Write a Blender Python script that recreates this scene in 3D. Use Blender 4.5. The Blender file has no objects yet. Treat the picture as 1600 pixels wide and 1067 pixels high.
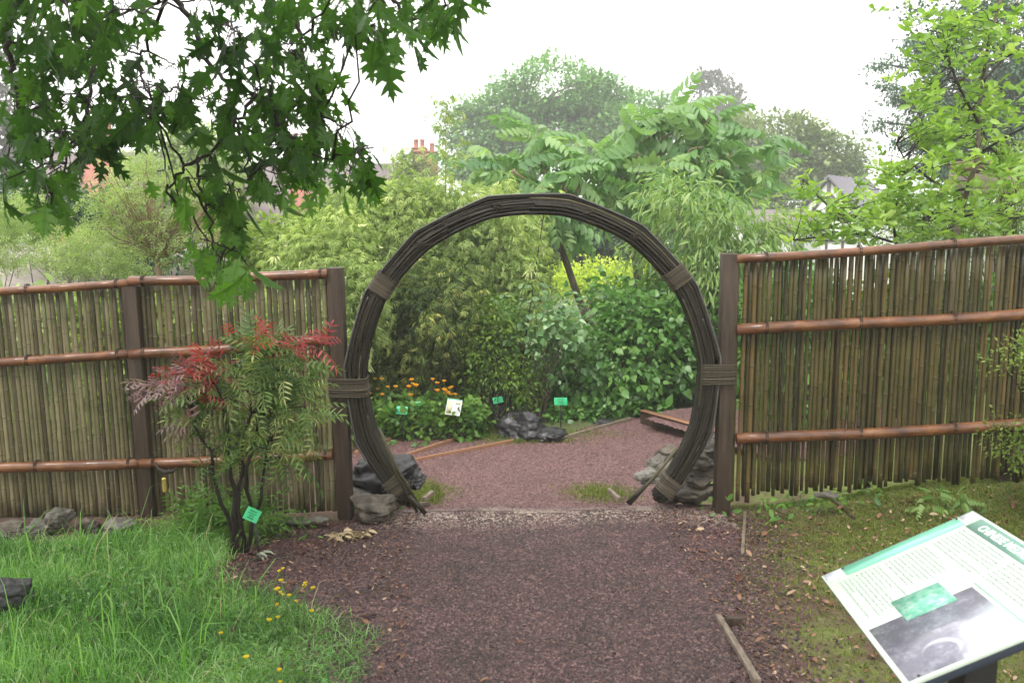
import bpy, bmesh, math, random
import numpy as np
from mathutils import Vector, Matrix, noise as mnoise
rng = np.random.default_rng(7); random.seed(7)
sc = bpy.context.scene
# ------------------------------------------------------------------ camera, sky, sun, exposure
FPX = 1300.0; CAMZ = 1.93
PITCH = math.atan(FPX/8900); ROLL = math.radians(0.64)
Fv = np.array([0, math.cos(PITCH), -math.sin(PITCH)])
_U = np.array([0, math.sin(PITCH), math.cos(PITCH)]); _R = np.array([1., 0, 0])
Rv = _R*math.cos(ROLL)-_U*math.sin(ROLL); Uv = _U*math.cos(ROLL)+_R*math.sin(ROLL)
cd = bpy.data.cameras.new("camera"); cam = bpy.data.objects.new("camera", cd); sc.collection.objects.link(cam)
cd.sensor_width = 36; cd.lens = FPX/1600*36; cd.clip_start = .05; cd.clip_end = 3000
cd.dof.use_dof = True; cd.dof.focus_distance = 5.3; cd.dof.aperture_fstop = 5.0
M = Matrix.Identity(4)
for i in range(3):
    M[i][0] = Rv[i]; M[i][1] = Uv[i]; M[i][2] = -Fv[i]
M[2][3] = CAMZ
cam.matrix_world = M; sc.camera = cam
SUN_EL, SUN_AZ = math.radians(58), math.radians(205)     # azimuth clockwise from +Y
w = bpy.data.worlds.new("World"); sc.world = w; w.use_nodes = True
nt = w.node_tree; nt.nodes.clear()
sky = nt.nodes.new('ShaderNodeTexSky'); sky.sky_type = 'NISHITA'; sky.sun_disc = False
sky.sun_elevation = SUN_EL; sky.sun_rotation = SUN_AZ; sky.air_density = 1.0; sky.dust_density = 4.0
hs = nt.nodes.new('ShaderNodeHueSaturation'); hs.inputs['Saturation'].default_value = .12
mixw = nt.nodes.new('ShaderNodeMix'); mixw.data_type = 'RGBA'; mixw.inputs[0].default_value = .72
mixw.inputs[7].default_value = (9.1, 8.9, 8.7, 1)        # even overcast cloud deck
bg = nt.nodes.new('ShaderNodeBackground'); bg.inputs['Strength'].default_value = .13
wo = nt.nodes.new('ShaderNodeOutputWorld')
nt.links.new(sky.outputs[0], hs.inputs['Color']); nt.links.new(hs.outputs[0], mixw.inputs[6])
nt.links.new(mixw.outputs[2], bg.inputs[0]); nt.links.new(bg.outputs[0], wo.inputs[0])
sl = bpy.data.lights.new("sun", 'SUN'); sl.energy = 1.3; sl.angle = math.radians(20); sl.color = (1, .97, .92)
so = bpy.data.objects.new("sun", sl); sc.collection.objects.link(so)
sdir = Vector((math.sin(SUN_AZ)*math.cos(SUN_EL), math.cos(SUN_AZ)*math.cos(SUN_EL), math.sin(SUN_EL)))
so.rotation_euler = sdir.to_track_quat('Z', 'Y').to_euler()
sc.view_settings.view_transform = 'Standard'; sc.view_settings.look = 'None'
sc.view_settings.exposure = 1.4; sc.view_settings.gamma = 1
sc.render.engine = 'CYCLES'
sc.cycles.max_bounces = 7; sc.cycles.diffuse_bounces = 4; sc.cycles.glossy_bounces = 2; sc.cycles.transmission_bounces = 4
sc.cycles.volume_bounces = 1; sc.cycles.transparent_max_bounces = 4
# ------------------------------------------------------------------ geometry helpers
def ray(px, py): return Fv+Rv*(px-800)/FPX+Uv*(533.5-py)/FPX
def at(px, py, Y):
    r = ray(px, py); r = r*Y/r[1]; return np.array([r[0], r[1], r[2]+CAMZ])
def sstep(a, b, x):
    t = np.clip((x-a)/(b-a), 0, 1); return t*t*(3-2*t)
def H(x, y):
    x = np.asarray(x, float); y = np.asarray(y, float)
    z = -.08+.115*np.clip(5.1-y, 0, 3.4)
    near = 1-sstep(9, 16, y)
    z = z+.105*np.clip(x-1.75, 0, 4)*near
    z = z+.012*np.sin(2.1*x+1.3*y)+.01*np.sin(3.7*x-2.9*y+1)*near
    mid = sstep(-3.2, -2.0, x)*(1-sstep(2.7, 3.8, x))
    z = z-(.27*mid+.1)*sstep(5.62, 6.25, y)
    z = z-1.9*sstep(12, 34, y)-.4*sstep(34, 90, y)
    return z
def gnd(px, py):
    r = ray(px, py); Y = 4.
    for _ in range(40):
        p = r*Y/r[1]; h = float(H(p[0], Y)); zt = h-CAMZ
        Y2 = zt*r[1]/r[2] if r[2] < 0 else Y
        Y = .5*Y+.5*min(max(Y2, .5), 300)
    p = r*Y/r[1]; return np.array([p[0], Y, float(H(p[0], Y))])
def px2m(n, Y): return n*Y/FPX
def nrm(a): return a/np.maximum(np.linalg.norm(a, axis=-1, keepdims=True), 1e-9)
class Geo:
    def __init__(s): s.V = []; s.F = []; s.A = []; s.n = 0
    def add(s, V, faces, rnd=.5):
        V = np.asarray(V, float).reshape(-1, 3); s.V.append(V)
        for f in faces: s.F.append(np.asarray(f, int)+s.n)
        s.A.append(np.broadcast_to(np.asarray(rnd, float), (len(V),))); s.n += len(V); return s
    def tube(s, P, r, k=6, rnd=.5, caps=True, flat=1.):
        P = np.asarray(P, float); m = len(P); r = np.broadcast_to(np.asarray(r, float), (m,))
        T = nrm(np.gradient(P, axis=0)); ref = np.array([0, 0, 1.]) if abs(T[:, 2]).mean() < .8 else np.array([1., 0, 0])
        X = nrm(np.cross(T, ref)); Y = np.cross(T, X); a = np.arange(k)/k*2*math.pi
        V = P[:, None]+r[:, None, None]*(np.cos(a)[None, :, None]*X[:, None]+flat*np.sin(a)[None, :, None]*Y[:, None])
        i = np.arange(m-1)[:, None]*k; j = np.arange(k)[None]; jn = (j+1) % k
        q = np.stack([i+j, i+jn, i+k+jn, i+k+j], -1).reshape(-1, 4); fs = [q]
        if caps: fs += [np.arange(k)[None, ::-1], (np.arange(k)+(m-1)*k)[None]]
        return s.add(V, fs, rnd)
    def box(s, c, d, R=None, rnd=.5, bev=0.):
        c = np.asarray(c, float); d = np.asarray(d, float)/2
        if bev <= 0:
            L = np.array([(x, y, z) for z in (-1, 1) for y in (-1, 1) for x in (-1, 1)])*d
            F = [[0, 2, 3, 1], [4, 5, 7, 6], [0, 1, 5, 4], [2, 6, 7, 3], [0, 4, 6, 2], [1, 3, 7, 5]]
            V = L if R is None else L@np.asarray(R).T
            return s.add(V+c, [F], rnd)
        bm = bmesh.new(); bmesh.ops.create_cube(bm, size=1)
        for v in bm.verts: v.co = Vector((v.co.x*2*d[0], v.co.y*2*d[1], v.co.z*2*d[2]))
        bmesh.ops.bevel(bm, geom=bm.edges[:], offset=bev, segments=2, profile=.6, affect='EDGES')
        return s.bm(bm, c, R, rnd)
    def bm(s, bm, c=(0, 0, 0), R=None, rnd=.5):
        bm.verts.ensure_lookup_table(); bm.verts.index_update()
        V = np.array([v.co[:] for v in bm.verts]); V = V if R is None else V@np.asarray(R).T
        d = {}
        for f in bm.faces: d.setdefault(len(f.verts), []).append([v.index for v in f.verts])
        s.add(V+np.asarray(c), list(d.values()), rnd); bm.free(); return s
    def leaves(s, P, D, N, S, tm, rnd):
        tv, tf = tm[:2]; P = np.asarray(P); n = len(P)
        if n == 0: return s
        Y = nrm(D); X = nrm(np.cross(Y, N)); Z = np.cross(X, Y); S = np.broadcast_to(np.asarray(S, float), (n,))[:, None, None]
        V = P[:, None]+S*(tv[None, :, 0:1]*X[:, None]+tv[None, :, 1:2]*Y[:, None]+tv[None, :, 2:3]*Z[:, None])
        k = len(tv); off = (np.arange(n)*k)[:, None, None]
        rn = np.repeat(np.broadcast_to(np.asarray(rnd, float), (n,)), k)
        if len(tm) > 2: rn = rn+np.tile(tm[2], n)
        return s.add(V, [(np.asarray(f)[None]+off).reshape(-1, np.asarray(f).shape[1]) for f in tf], rn)
    def build(s, name, mat, parent=None, smooth=False):
        me = bpy.data.meshes.new(name); V = np.concatenate(s.V)
        org = np.zeros(3)
        q_ = parent
        while q_ is not None: org = org+np.array(q_.location); q_ = q_.parent
        me.vertices.add(len(V)); me.vertices.foreach_set('co', (V-org).astype(np.float32).ravel())
        nl = sum(f.size for f in s.F); npoly = sum(len(f) for f in s.F)
        me.loops.add(nl); me.polygons.add(npoly)
        me.loops.foreach_set('vertex_index', np.concatenate([f.ravel() for f in s.F]).astype(np.int32))
        tot = np.concatenate([np.full(len(f), f.shape[1]) for f in s.F]); st = np.concatenate([[0], np.cumsum(tot)[:-1]])
        me.polygons.foreach_set('loop_start', st.astype(np.int32))
        me.update(calc_edges=True); me.validate()
        at_ = me.attributes.new('rnd', 'FLOAT', 'POINT'); at_.data.foreach_set('value', np.concatenate(s.A).astype(np.float32))
        if smooth: me.polygons.foreach_set('use_smooth', np.ones(len(me.polygons), bool))
        for m in (mat if isinstance(mat, list) else [mat]): me.materials.append(m)
        o = bpy.data.objects.new(name, me); sc.collection.objects.link(o)
        if parent is not None: o.parent = parent
        return o
def tag(o, label, cat=None, group=None, kind=None):
    if label: o['label'] = label
    if cat: o['category'] = cat
    if group: o['group'] = group
    if kind: o['kind'] = kind
    return o
def thing(name, loc, label, cat, group=None):
    o = bpy.data.objects.new(name, None); sc.collection.objects.link(o); o.location = [float(v) for v in loc]
    o.empty_display_size = .1
    return tag(o, label, cat, group)
def copy_tree(o, parent=None):
    c = o.copy(); sc.collection.objects.link(c); c.parent = parent
    for ch in [x for x in bpy.data.objects if x.parent is o]: copy_tree(ch, c)
    return c
# ------------------------------------------------------------------ materials
def newmat(name):
    m = bpy.data.materials.new(name); m.use_nodes = True; n = m.node_tree; n.nodes.clear()
    out = n.nodes.new('ShaderNodeOutputMaterial'); return m, n, out
def ramp(n, cols, pos=None, src=None):
    r = n.nodes.new('ShaderNodeValToRGB'); el = r.color_ramp.elements; k = len(cols)
    pos = pos or [i/(k-1) for i in range(k)]
    while len(el) < k: el.new(.5)
    for e, c, p in zip(el, cols, pos): e.position = p; e.color = (*c, 1)
    if src is not None: n.links.new(src, r.inputs[0])
    return r.outputs[0]
def noise(n, scale, detail=4, rough=.6, vec=None, stretch=None):
    t = n.nodes.new('ShaderNodeTexNoise'); t.inputs['Scale'].default_value = scale; t.inputs['Detail'].default_value = detail
    t.inputs['Roughness'].default_value = rough
    if vec is None: vec = n.nodes.new('ShaderNodeNewGeometry').outputs['Position']
    if stretch:
        mp = n.nodes.new('ShaderNodeMapping'); mp.inputs['Scale'].default_value = stretch; n.links.new(vec, mp.inputs[0]); vec = mp.outputs[0]
    n.links.new(vec, t.inputs['Vector']); return t.outputs[0]
def mixc(n, f, a, b, mode='MIX'):
    m = n.nodes.new('ShaderNodeMix'); m.data_type = 'RGBA'; m.blend_type = mode
    for s_, v in ((0, f), (6, a), (7, b)):
        if isinstance(v, bpy.types.NodeSocket): n.links.new(v, m.inputs[s_])
        elif s_ == 0: m.inputs[0].default_value = v
        else: m.inputs[s_].default_value = (*v, 1)
    return m.outputs[2]
def attr(n): 
    a = n.nodes.new('ShaderNodeAttribute'); a.attribute_name = 'rnd'; return a.outputs['Fac']
def leafmat(name, cols, rough=.45, trans=.35, spec=.4, pos=None):
    m, n, out = newmat(name); c = ramp(n, cols, pos, attr(n))
    nz = noise(n, 1.3, 2); c = mixc(n, .5, c, ramp(n, [(.55, .6, .5), (1.2, 1.15, 1.1)], [.3, .7], nz), 'MULTIPLY')
    b = n.nodes.new('ShaderNodeBsdfPrincipled'); n.links.new(c, b.inputs['Base Color']); b.inputs['Roughness'].default_value = rough
    b.inputs['Specular IOR Level'].default_value = spec
    t = n.nodes.new('ShaderNodeBsdfTranslucent'); tc = mixc(n, 1., c, (1.5, 1.6, .8), 'MULTIPLY'); n.links.new(tc, t.inputs[0])
    mx = n.nodes.new('ShaderNodeMixShader'); mx.inputs[0].default_value = trans
    n.links.new(b.outputs[0], mx.inputs[1]); n.links.new(t.outputs[0], mx.inputs[2]); n.links.new(mx.outputs[0], out.inputs[0]); return m
def mat(name, cols, scale=8, rough=.7, spec=.4, bump=.0, bscale=40, stretch=None, useattr=0., acols=None, stain=0., pos=None, coat=0., rr=None, metal=0.):
    m, n, out = newmat(name)
    c = ramp(n, cols, pos, noise(n, scale, 5, .65, None, stretch)) if len(cols) > 1 else None
    b = n.nodes.new('ShaderNodeBsdfPrincipled'); b.inputs['Roughness'].default_value = rough; b.inputs['Specular IOR Level'].default_value = spec
    b.inputs['Coat Weight'].default_value = coat; b.inputs['Coat Roughness'].default_value = .15; b.inputs['Metallic'].default_value = metal
    if acols:
        ac = ramp(n, acols, None, attr(n)); c = ac if c is None else mixc(n, useattr, c, ac)
    if stain: c = mixc(n, stain, c, ramp(n, [(.45, .5, .4), (1.1, 1.05, 1)], [.36, .6], noise(n, 2.6, 6, .75)), 'MULTIPLY')
    if c is None: b.inputs['Base Color'].default_value = (*cols[0], 1)
    else: n.links.new(c, b.inputs['Base Color'])
    if rr:
        rn = noise(n, scale*1.7, 3); mr = n.nodes.new('ShaderNodeMapRange'); n.links.new(rn, mr.inputs[0]); mr.inputs[1].default_value = .3; mr.inputs[2].default_value = .7
        mr.inputs[3].default_value = rr[0]; mr.inputs[4].default_value = rr[1]; n.links.new(mr.outputs[0], b.inputs['Roughness'])
    if bump:
        bp = n.nodes.new('ShaderNodeBump'); bp.inputs['Strength'].default_value = bump; bp.inputs['Distance'].default_value = .01
        n.links.new(noise(n, bscale, 6, .7, None, stretch), bp.inputs['Height']); n.links.new(bp.outputs[0], b.inputs['Normal'])
    n.links.new(b.outputs[0], out.inputs[0]); return m
# ------------------------------------------------------------------ leaf templates (unit length along +Y)
def t_kite(w=.3, bend=.12):
    v = np.array([(0, 0, 0), (w/2, .42, .04), (0, 1, -bend), (-w/2, .42, .04)]); return v, [np.array([(0, 1, 2), (0, 2, 3)])]
def t_oval(w=.5, bend=.15, fold=.06, peak=.45):
    ys = [.0, .22, .5, .78, 1.]; hw = [0, .8, 1., .68, 0]
    if peak < .4: hw = [0, 1., .92, .45, 0]
    if peak > .5: hw = [0, .55, .92, .95, 0]
    v = [(0, 0, 0)]
    for y, h in list(zip(ys, hw))[1:4]:
        z = -bend*y*y; v += [(-h*w/2, y, z+fold), (0, y, z), (h*w/2, y, z+fold)]
    v.append((0, 1, -bend)); t = [(0, 2, 1), (0, 3, 2), (7, 8, 10), (8, 9, 10)]
    q = [(1, 2, 5, 4), (2, 3, 6, 5), (4, 5, 8, 7), (5, 6, 9, 8)]
    return np.array(v, float), [np.array(t), np.array(q)]
def t_oak(seed=0, bend=.25, cup=.1):
    r = np.random.default_rng(seed)
    j = lambda: r.uniform(-.02, .02)
    half = [(0, 0), (.01, .1), (.05, .2), (.21+j(), .29+j()), (.09, .35), (.08, .4), (.2, .46), (.43+j(), .57+j()), (.29, .59), (.36+j(), .75+j()), (.17, .66), (.08, .7), (.17, .78), (.31+j(), .96+j()), (.18, .9), (.07, .85), (.13, .99), (.06, .95), (0, 1.1)]
    pts = []
    for x, y in half: pts.append((x, y))
    R_ = [(x, y, -bend*y*y+cup*x-cup*.8*x*x*3) for x, y in pts]; L_ = [(-x, y, z) for x, y, z in R_]
    k = len(R_); rib = [i for i in (0, k-1)]
    V = R_+L_
    zf_ = lambda x, y: -bend*y*y+cup*abs(x)-cup*2.4*abs(x)**2
    Q = []; VV = list(V)
    for (x0, y0, x1, y1, w_) in ((0, 0, 0, 1.0, .011), (0, .3, .3, .52, .006), (0, .3, -.3, .52, .006), (0, .55, .27, .82, .006), (0, .55, -.27, .82, .006), (0, .2, .15, .27, .005), (0, .2, -.15, .27, .005)):
        m_ = 4; dx, dy = x1-x0, y1-y0; l_ = math.hypot(dx, dy); nx_, ny_ = -dy/l_*w_, dx/l_*w_
        for sg in (1, -1):
            b_ = len(VV)
            for i_ in range(m_):
                f_ = i_/(m_-1); x_ = x0+dx*f_; y_ = y0+dy*f_; z_ = zf_(x_, y_)+sg*.006; t_ = 1-.6*f_
                VV += [(x_-nx_*t_, y_-ny_*t_, z_), (x_+nx_*t_, y_+ny_*t_, z_)]
            for i_ in range(m_-1): Q.append((b_+2*i_, b_+2*i_+1, b_+2*i_+3, b_+2*i_+2))
    off_ = np.zeros(len(VV)); off_[2*k:] = .4
    return np.array(VV, float), [np.array([list(range(k))]), np.array([list(range(k, 2*k))[::-1]]), np.array(Q)], off_
def t_multi(base, places):
    """places: list of (pos, dir, normal, size) -> one combined template"""
    g = Geo(); P, D, N, S = [np.array([p[i] for p in places], float) for i in range(4)]
    g.leaves(P, D, N, S, base, .5); d = {}
    for f in g.F: d.setdefault(f.shape[1], []).append(f)
    return np.concatenate(g.V), [np.concatenate(x) for x in d.values()]
def t_pinnate(pairs=5, lw=.3, ll=.42, droop=.5, arch=.35, base=None, rachis=True):
    base = base or t_oval(lw, .15); pl = []
    for i in range(pairs):
        y = .22+.7*i/(pairs-1); z = -arch*y*y
        for s in (-1, 1): pl.append(((0, y, z), (s*.9, .45, -droop), (0, 0, 1), ll*(1-.35*i/pairs)))
    pl.append(((0, .95, -arch*.9), (0, 1, -droop-.4), (0, 0, 1), ll*.8)); v, f = t_multi(base, pl)
    if rachis:
        k = len(v); ys = [0, .5, .95]; rv = [(sx*.008, y, -arch*y*y) for y in ys for sx in (-1, 1)]
        v = np.concatenate([v, rv]); q = np.array([(k, k+1, k+3, k+2), (k+2, k+3, k+5, k+4)])
        f = [a for a in f]; hit = [i for i, a in enumerate(f) if a.shape[1] == 4]
        if hit: f[hit[0]] = np.concatenate([f[hit[0]], q])
        else: f.append(q)
    return v, f
T_KITE = t_kite(.42); T_LONG = t_kite(.16, .25); T_OVAL = t_oval(.5); T_BROAD = t_oval(.68, .2, .05, .3)
T_OBOV = t_oval(.44, .12, .07, .6); T_PEACH = t_oval(.2, .3, .05)
T_FINE = t_pinnate(4, .22, .36, .25, .3, base=t_kite(.26, .1), rachis=False)
T_COMP = t_pinnate(5, .42, .46, .75, .45, base=t_oval(.42, .25))
# small bamboo spray: five narrow leaves hanging from one point
T_SPRAY = t_multi(T_LONG, [((0, .1*i, 0), (s, .8, -.25*i), (0, 0, 1), .8-.05*i) for i, s in enumerate((-.7, .6, -.45, .4, 0))])
def rand_dirs(n, r=rng): return nrm(r.normal(size=(n, 3)))
def cloud(g, C, cr, per, size, tm, droop=.3, outw=.6, flat=1., upn=.8, r=rng, rnd=None, sizevar=.3, center=None):
    """leaf clumps: C (n,3) centres, cr clump radius"""
    n = len(C); tot = n*per; ci = np.repeat(np.arange(n), per)
    off = r.normal(size=(tot, 3))*.5; off *= np.minimum(1, 1.15/np.maximum(np.linalg.norm(off, axis=1, keepdims=True), .01)); off[:, 2] *= flat
    crr = np.broadcast_to(np.asarray(cr, float), (n,))[ci][:, None]
    P = C[ci]+off*crr
    D = nrm(nrm(off+1e-4)*outw+r.normal(size=(tot, 3))*.45+np.array([0, 0, -droop]))
    if center is not None: D = nrm(D+nrm(P-center)*.5)
    N = nrm(np.array([0, 0, upn])+r.normal(size=(tot, 3))*.45)
    cl = r.uniform(0, 1, n)[ci] if rnd is None else np.broadcast_to(rnd, (n,))[ci]
    rn = np.clip(.55*cl+.45*r.uniform(0, 1, tot), 0, 1)
    S = size*(1+sizevar*r.normal(size=tot)).clip(.5, 1.7)
    return g.leaves(P, D, N, S, tm, rn)
def bezier(a, b, up=.4, n=7, wob=.0, r=rng):
    a = np.asarray(a, float); b = np.asarray(b, float); L = np.linalg.norm(b-a); t = np.linspace(0, 1, n)[:, None]
    c = a*.5+b*.5+np.array([0, 0, up*L]); P = (1-t)**2*a+2*t*(1-t)*c+t*t*b
    if wob: P[1:-1] += r.normal(size=(n-2, 3))*wob*L
    return P
def plant(name, label, cat, base, blobs, nclump, cr, per, size, tm, mleaf, mbark=None, trunk=None, tr=.05, nbr=30, br=.012,
          droop=.3, outw=.6, flat=1., shell=.5, group=None, stemname='branches', up=.15, upn=.8, low=None, centre=True, trunkname='trunk', leafname='crown', rset=None, extra=None):
    r = np.random.default_rng(sum(map(ord, label)))
    t = thing(name, base, label, cat, group); blobs = np.array(blobs, float); wgt = (blobs[:, 3]*blobs[:, 4]*blobs[:, 5])**(2/3); wgt /= wgt.sum()
    bi = r.choice(len(blobs), nclump, p=wgt); d = rand_dirs(nclump, r); rad = r.uniform(shell, 1, nclump)**.6
    C = blobs[bi, :3]+d*blobs[bi, 3:6]*rad[:, None]
    # keep clumps above the ground
    C[:, 2] = np.maximum(C[:, 2], H(C[:, 0], C[:, 1])+cr*.5)
    g = Geo(); cloud(g, C, cr, per, size, tm, droop, outw, flat, upn, r, center=blobs[:, :3].mean(0) if centre else None)
    if extra is not None: extra(g, r)
    g.build(leafname, mleaf, t)
    if mbark is not None:
        gb = Geo(); pts = None
        if trunk is not None:
            pts = np.array(trunk, float); rr = np.linspace(tr, tr*.45, len(pts)); 
            tt = np.linspace(0, 1, len(pts)*4); P2 = np.stack([np.interp(tt, np.linspace(0, 1, len(pts)), pts[:, k]) for k in range(3)], 1)
            P2[1:-1] += r.normal(size=(len(P2)-2, 3))*tr*.15
            gt = Geo().tube(P2, np.interp(tt, np.linspace(0, 1, len(pts)), rr), 9); gt.build(trunkname, mbark, t, True)
        for i in r.choice(nclump, min(nbr, nclump), replace=False):
            c = C[i]
            if pts is not None:
                k = len(P2); dist = np.linalg.norm(P2-c, axis=1)+np.where(P2[:, 2] > c[2]-.05, 1.5, 0)+np.where(np.arange(k) < k*.35, 20*tr, 0)
                s = P2[int(np.argmin(dist))]
            else: s = np.array(base)+np.array([*r.normal(size=2)*.06*max(1, blobs[0, 3]), 0])
            P = bezier(s, c, up, 8, .02, r); gb.tube(P, np.linspace(br, br*.3, 8), 5, r.uniform(), False)
        gb.build(stemname, mbark, t, True)
    return t
def BL(px, py, Y, rx, ry, rd): 
    c = at(px, py, Y); return (*c, px2m(rx, Y), rd, px2m(ry, Y))
def inpoly(x, y, poly):
    x = np.asarray(x); y = np.asarray(y); c = np.zeros(x.shape, bool); n = len(poly)
    for i in range(n):
        x1, y1 = poly[i]; x2, y2 = poly[(i+1) % n]
        c ^= ((y1 > y) != (y2 > y)) & (x < (x2-x1)*(y-y1)/((y2-y1) if y2 != y1 else 1e-9)+x1)
    return c
# ------------------------------------------------------------------ GROUND
def axis(lo, hi, st, far, sgn=True):
    a = list(np.arange(lo, hi+1e-6, st)); s = st; v = hi
    while v < far: s *= 1.35; v += s; a.append(v)
    if sgn:
        s = st; v = lo
        while v > -far: s *= 1.35; v -= s; a.insert(0, v)
    return np.array(a)
xs = axis(-7, 7, .1, 150); ys = axis(-3, 13, .1, 120)
def gridmesh(xs, ys, dz=0, keep=None):
    X, Y = np.meshgrid(xs, ys); Z = H(X, Y)+dz; V = np.stack([X, Y, Z], -1).reshape(-1, 3); nx = len(xs)
    i = np.arange(len(ys)-1)[:, None]*nx+np.arange(nx-1)[None]; q = np.stack([i, i+1, i+nx+1, i+nx], -1).reshape(-1, 4)
    if keep is not None: q = q[keep(V[q].mean(1))]
    used, inv = np.unique(q, return_inverse=True)
    return V[used], inv.reshape(q.shape)
def ground_mat():
    m, n, out = newmat('ground_soil_and_moss')
    geo = n.nodes.new('ShaderNodeNewGeometry').outputs['Position']
    soil = ramp(n, [(.045, .024, .018), (.11, .058, .042), (.2, .13, .085)], [.3, .55, .8], noise(n, 55, 8, .75))
    moss = ramp(n, [(.05, .07, .015), (.13, .16, .03), (.2, .21, .05)], [.3, .5, .75], noise(n, 40, 6, .7))
    a = noise(n, 1.6, 7, .7)
    sx = n.nodes.new('ShaderNodeSeparateXYZ'); n.links.new(geo, sx.inputs[0])
    mr = n.nodes.new('ShaderNodeMapRange'); n.links.new(sx.outputs[0], mr.inputs[0]); mr.inputs[1].default_value = .6; mr.inputs[2].default_value = 3.0
    mr.inputs[3].default_value = -.15; mr.inputs[4].default_value = .16
    ad = n.nodes.new('ShaderNodeMath'); ad.operation = 'ADD'; n.links.new(a, ad.inputs[0]); n.links.new(mr.outputs[0], ad.inputs[1])
    f = ramp(n, [(0, 0, 0), (1, 1, 1)], [.44, .58], ad.outputs[0])
    near = mixc(n, f, soil, moss)
    my = n.nodes.new('ShaderNodeMapRange'); n.links.new(sx.outputs[1], my.inputs[0]); my.inputs[1].default_value = 6.2; my.inputs[2].default_value = 11
    far = ramp(n, [(.03, .06, .015), (.08, .14, .03)], [.3, .7], noise(n, 2, 5))
    c = mixc(n, my.outputs[0], near, far)
    b = n.nodes.new('ShaderNodeBsdfPrincipled'); n.links.new(c, b.inputs['Base Color']); b.inputs['Roughness'].default_value = .85
    bp = n.nodes.new('ShaderNodeBump'); bp.inputs['Strength'].default_value = .9; bp.inputs['Distance'].default_value = .02
    n.links.new(noise(n, 45, 8, .75), bp.inputs['Height']); n.links.new(bp.outputs[0], b.inputs['Normal'])
    n.links.new(b.outputs[0], out.inputs[0]); return m
V, q = gridmesh(xs, ys); tag(Geo().add(V, [q]).build('ground', ground_mat(), None, True), None, kind='structure')
# gravel path, near and beyond the gate
pg = lambda *pts: [tuple(gnd(*p)[:2]) for p in pts]
PATH_NEAR = pg((520, 1250), (575, 1067), (585, 1000), (520, 950), (430, 905), (380, 870), (450, 838), (540, 822), (600, 806), (665, 797), (820, 790), (980, 788), (1120, 790), (1150, 800), (1160, 860), (1125, 960), (1170, 1067), (1260, 1250))
def zflat(px, py, z):
    r = ray(px, py); k = (z-CAMZ)/r[2]; p = r*k; return (p[0], p[1])
PATH_FAR = [(-.78, 5.55), (1.0, 5.55), (1.05, 6.1)]+[zflat(*p, -.45) for p in ((1075, 700), (1100, 680), (1000, 652), (930, 668), (870, 688), (800, 690), (690, 680), (560, 690), (450, 700), (450, 740), (600, 745), (660, 755), (700, 775))]
PATH_UP = [zflat(*p, -.32) for p in ((1010, 655), (1120, 690), (1200, 715), (1420, 730), (1420, 660), (1200, 645), (1090, 636), (1040, 642))]
def mulch_mat():
    m, n, out = newmat('red_brown_bark_gravel')
    vo = n.nodes.new('ShaderNodeTexVoronoi'); vo.inputs['Scale'].default_value = 85; g_ = n.nodes.new('ShaderNodeNewGeometry').outputs['Position']
    wv = n.nodes.new('ShaderNodeMapping'); wv.inputs['Rotation'].default_value = (0, 0, .6); wv.inputs['Scale'].default_value = (1, .6, 1); n.links.new(g_, wv.inputs[0]); n.links.new(wv.outputs[0], vo.inputs['Vector'])
    sh = n.nodes.new('ShaderNodeSeparateColor'); n.links.new(vo.outputs['Color'], sh.inputs[0])
    c = ramp(n, [(.012, .006, .007), (.04, .02, .02), (.08, .042, .04), (.15, .095, .09)], [0, .4, .8, 1], sh.outputs[0])
    tone = ramp(n, [(.6, .58, .58), (1.15, 1.1, 1.1)], [.3, .7], noise(n, 1.4, 5, .7)); c = mixc(n, .8, c, tone, 'MULTIPLY')
    # beyond the threshold the gravel is finer and pinker; a worn strip of pale sand lies on the threshold
    sx = n.nodes.new('ShaderNodeSeparateXYZ'); n.links.new(g_, sx.inputs[0])
    ny = n.nodes.new('ShaderNodeMath'); ny.operation = 'MULTIPLY_ADD'; n.links.new(noise(n, 3, 5, .7), ny.inputs[0]); ny.inputs[1].default_value = .5; n.links.new(sx.outputs[1], ny.inputs[2])
    sand = ramp(n, [(0, 0, 0), (1, 1, 1), (1, 1, 1), (0, 0, 0)], [.2, .42, .6, .8], None)
    mr = n.nodes.new('ShaderNodeMapRange'); n.links.new(ny.outputs[0], mr.inputs[0]); mr.inputs[1].default_value = 5.3; mr.inputs[2].default_value = 6.0; n.links.new(mr.outputs[0], sand.node.inputs[0])
    pk = n.nodes.new('ShaderNodeMapRange'); n.links.new(ny.outputs[0], pk.inputs[0]); pk.inputs[1].default_value = 5.6; pk.inputs[2].default_value = 6.1
    c = mixc(n, pk.outputs[0], c, ramp(n, [(.06, .026, .026), (.125, .062, .06), (.22, .13, .125)], [0, .5, 1], sh.outputs[1]))
    sf = n.nodes.new('ShaderNodeMath'); sf.operation = 'MULTIPLY'; n.links.new(sand, sf.inputs[0]); sf.inputs[1].default_value = .75
    c = mixc(n, sf.outputs[0], c, ramp(n, [(.22, .17, .13), (.42, .36, .29)], [.3, .7], noise(n, 60, 5)))
    b = n.nodes.new('ShaderNodeBsdfPrincipled'); n.links.new(c, b.inputs['Base Color']); b.inputs['Roughness'].default_value = .6
    bp = n.nodes.new('ShaderNodeBump'); bp.inputs['Strength'].default_value = 1; bp.inputs['Distance'].default_value = .012
    n.links.new(vo.outputs['Distance'], bp.inputs['Height']); n.links.new(bp.outputs[0], b.inputs['Normal'])
    n.links.new(b.outputs[0], out.inputs[0]); return m
MULCH = mulch_mat()
def kp(poly, jit): 
    def f(c):
        j = np.array([[mnoise.noise(Vector((a*3, b*3, 0))), mnoise.noise(Vector((a*3, b*3, 9)))] for a, b in c[:, :2]])*jit
        return inpoly(c[:, 0]+j[:, 0], c[:, 1]+j[:, 1], poly)
    return f
g = Geo()
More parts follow.
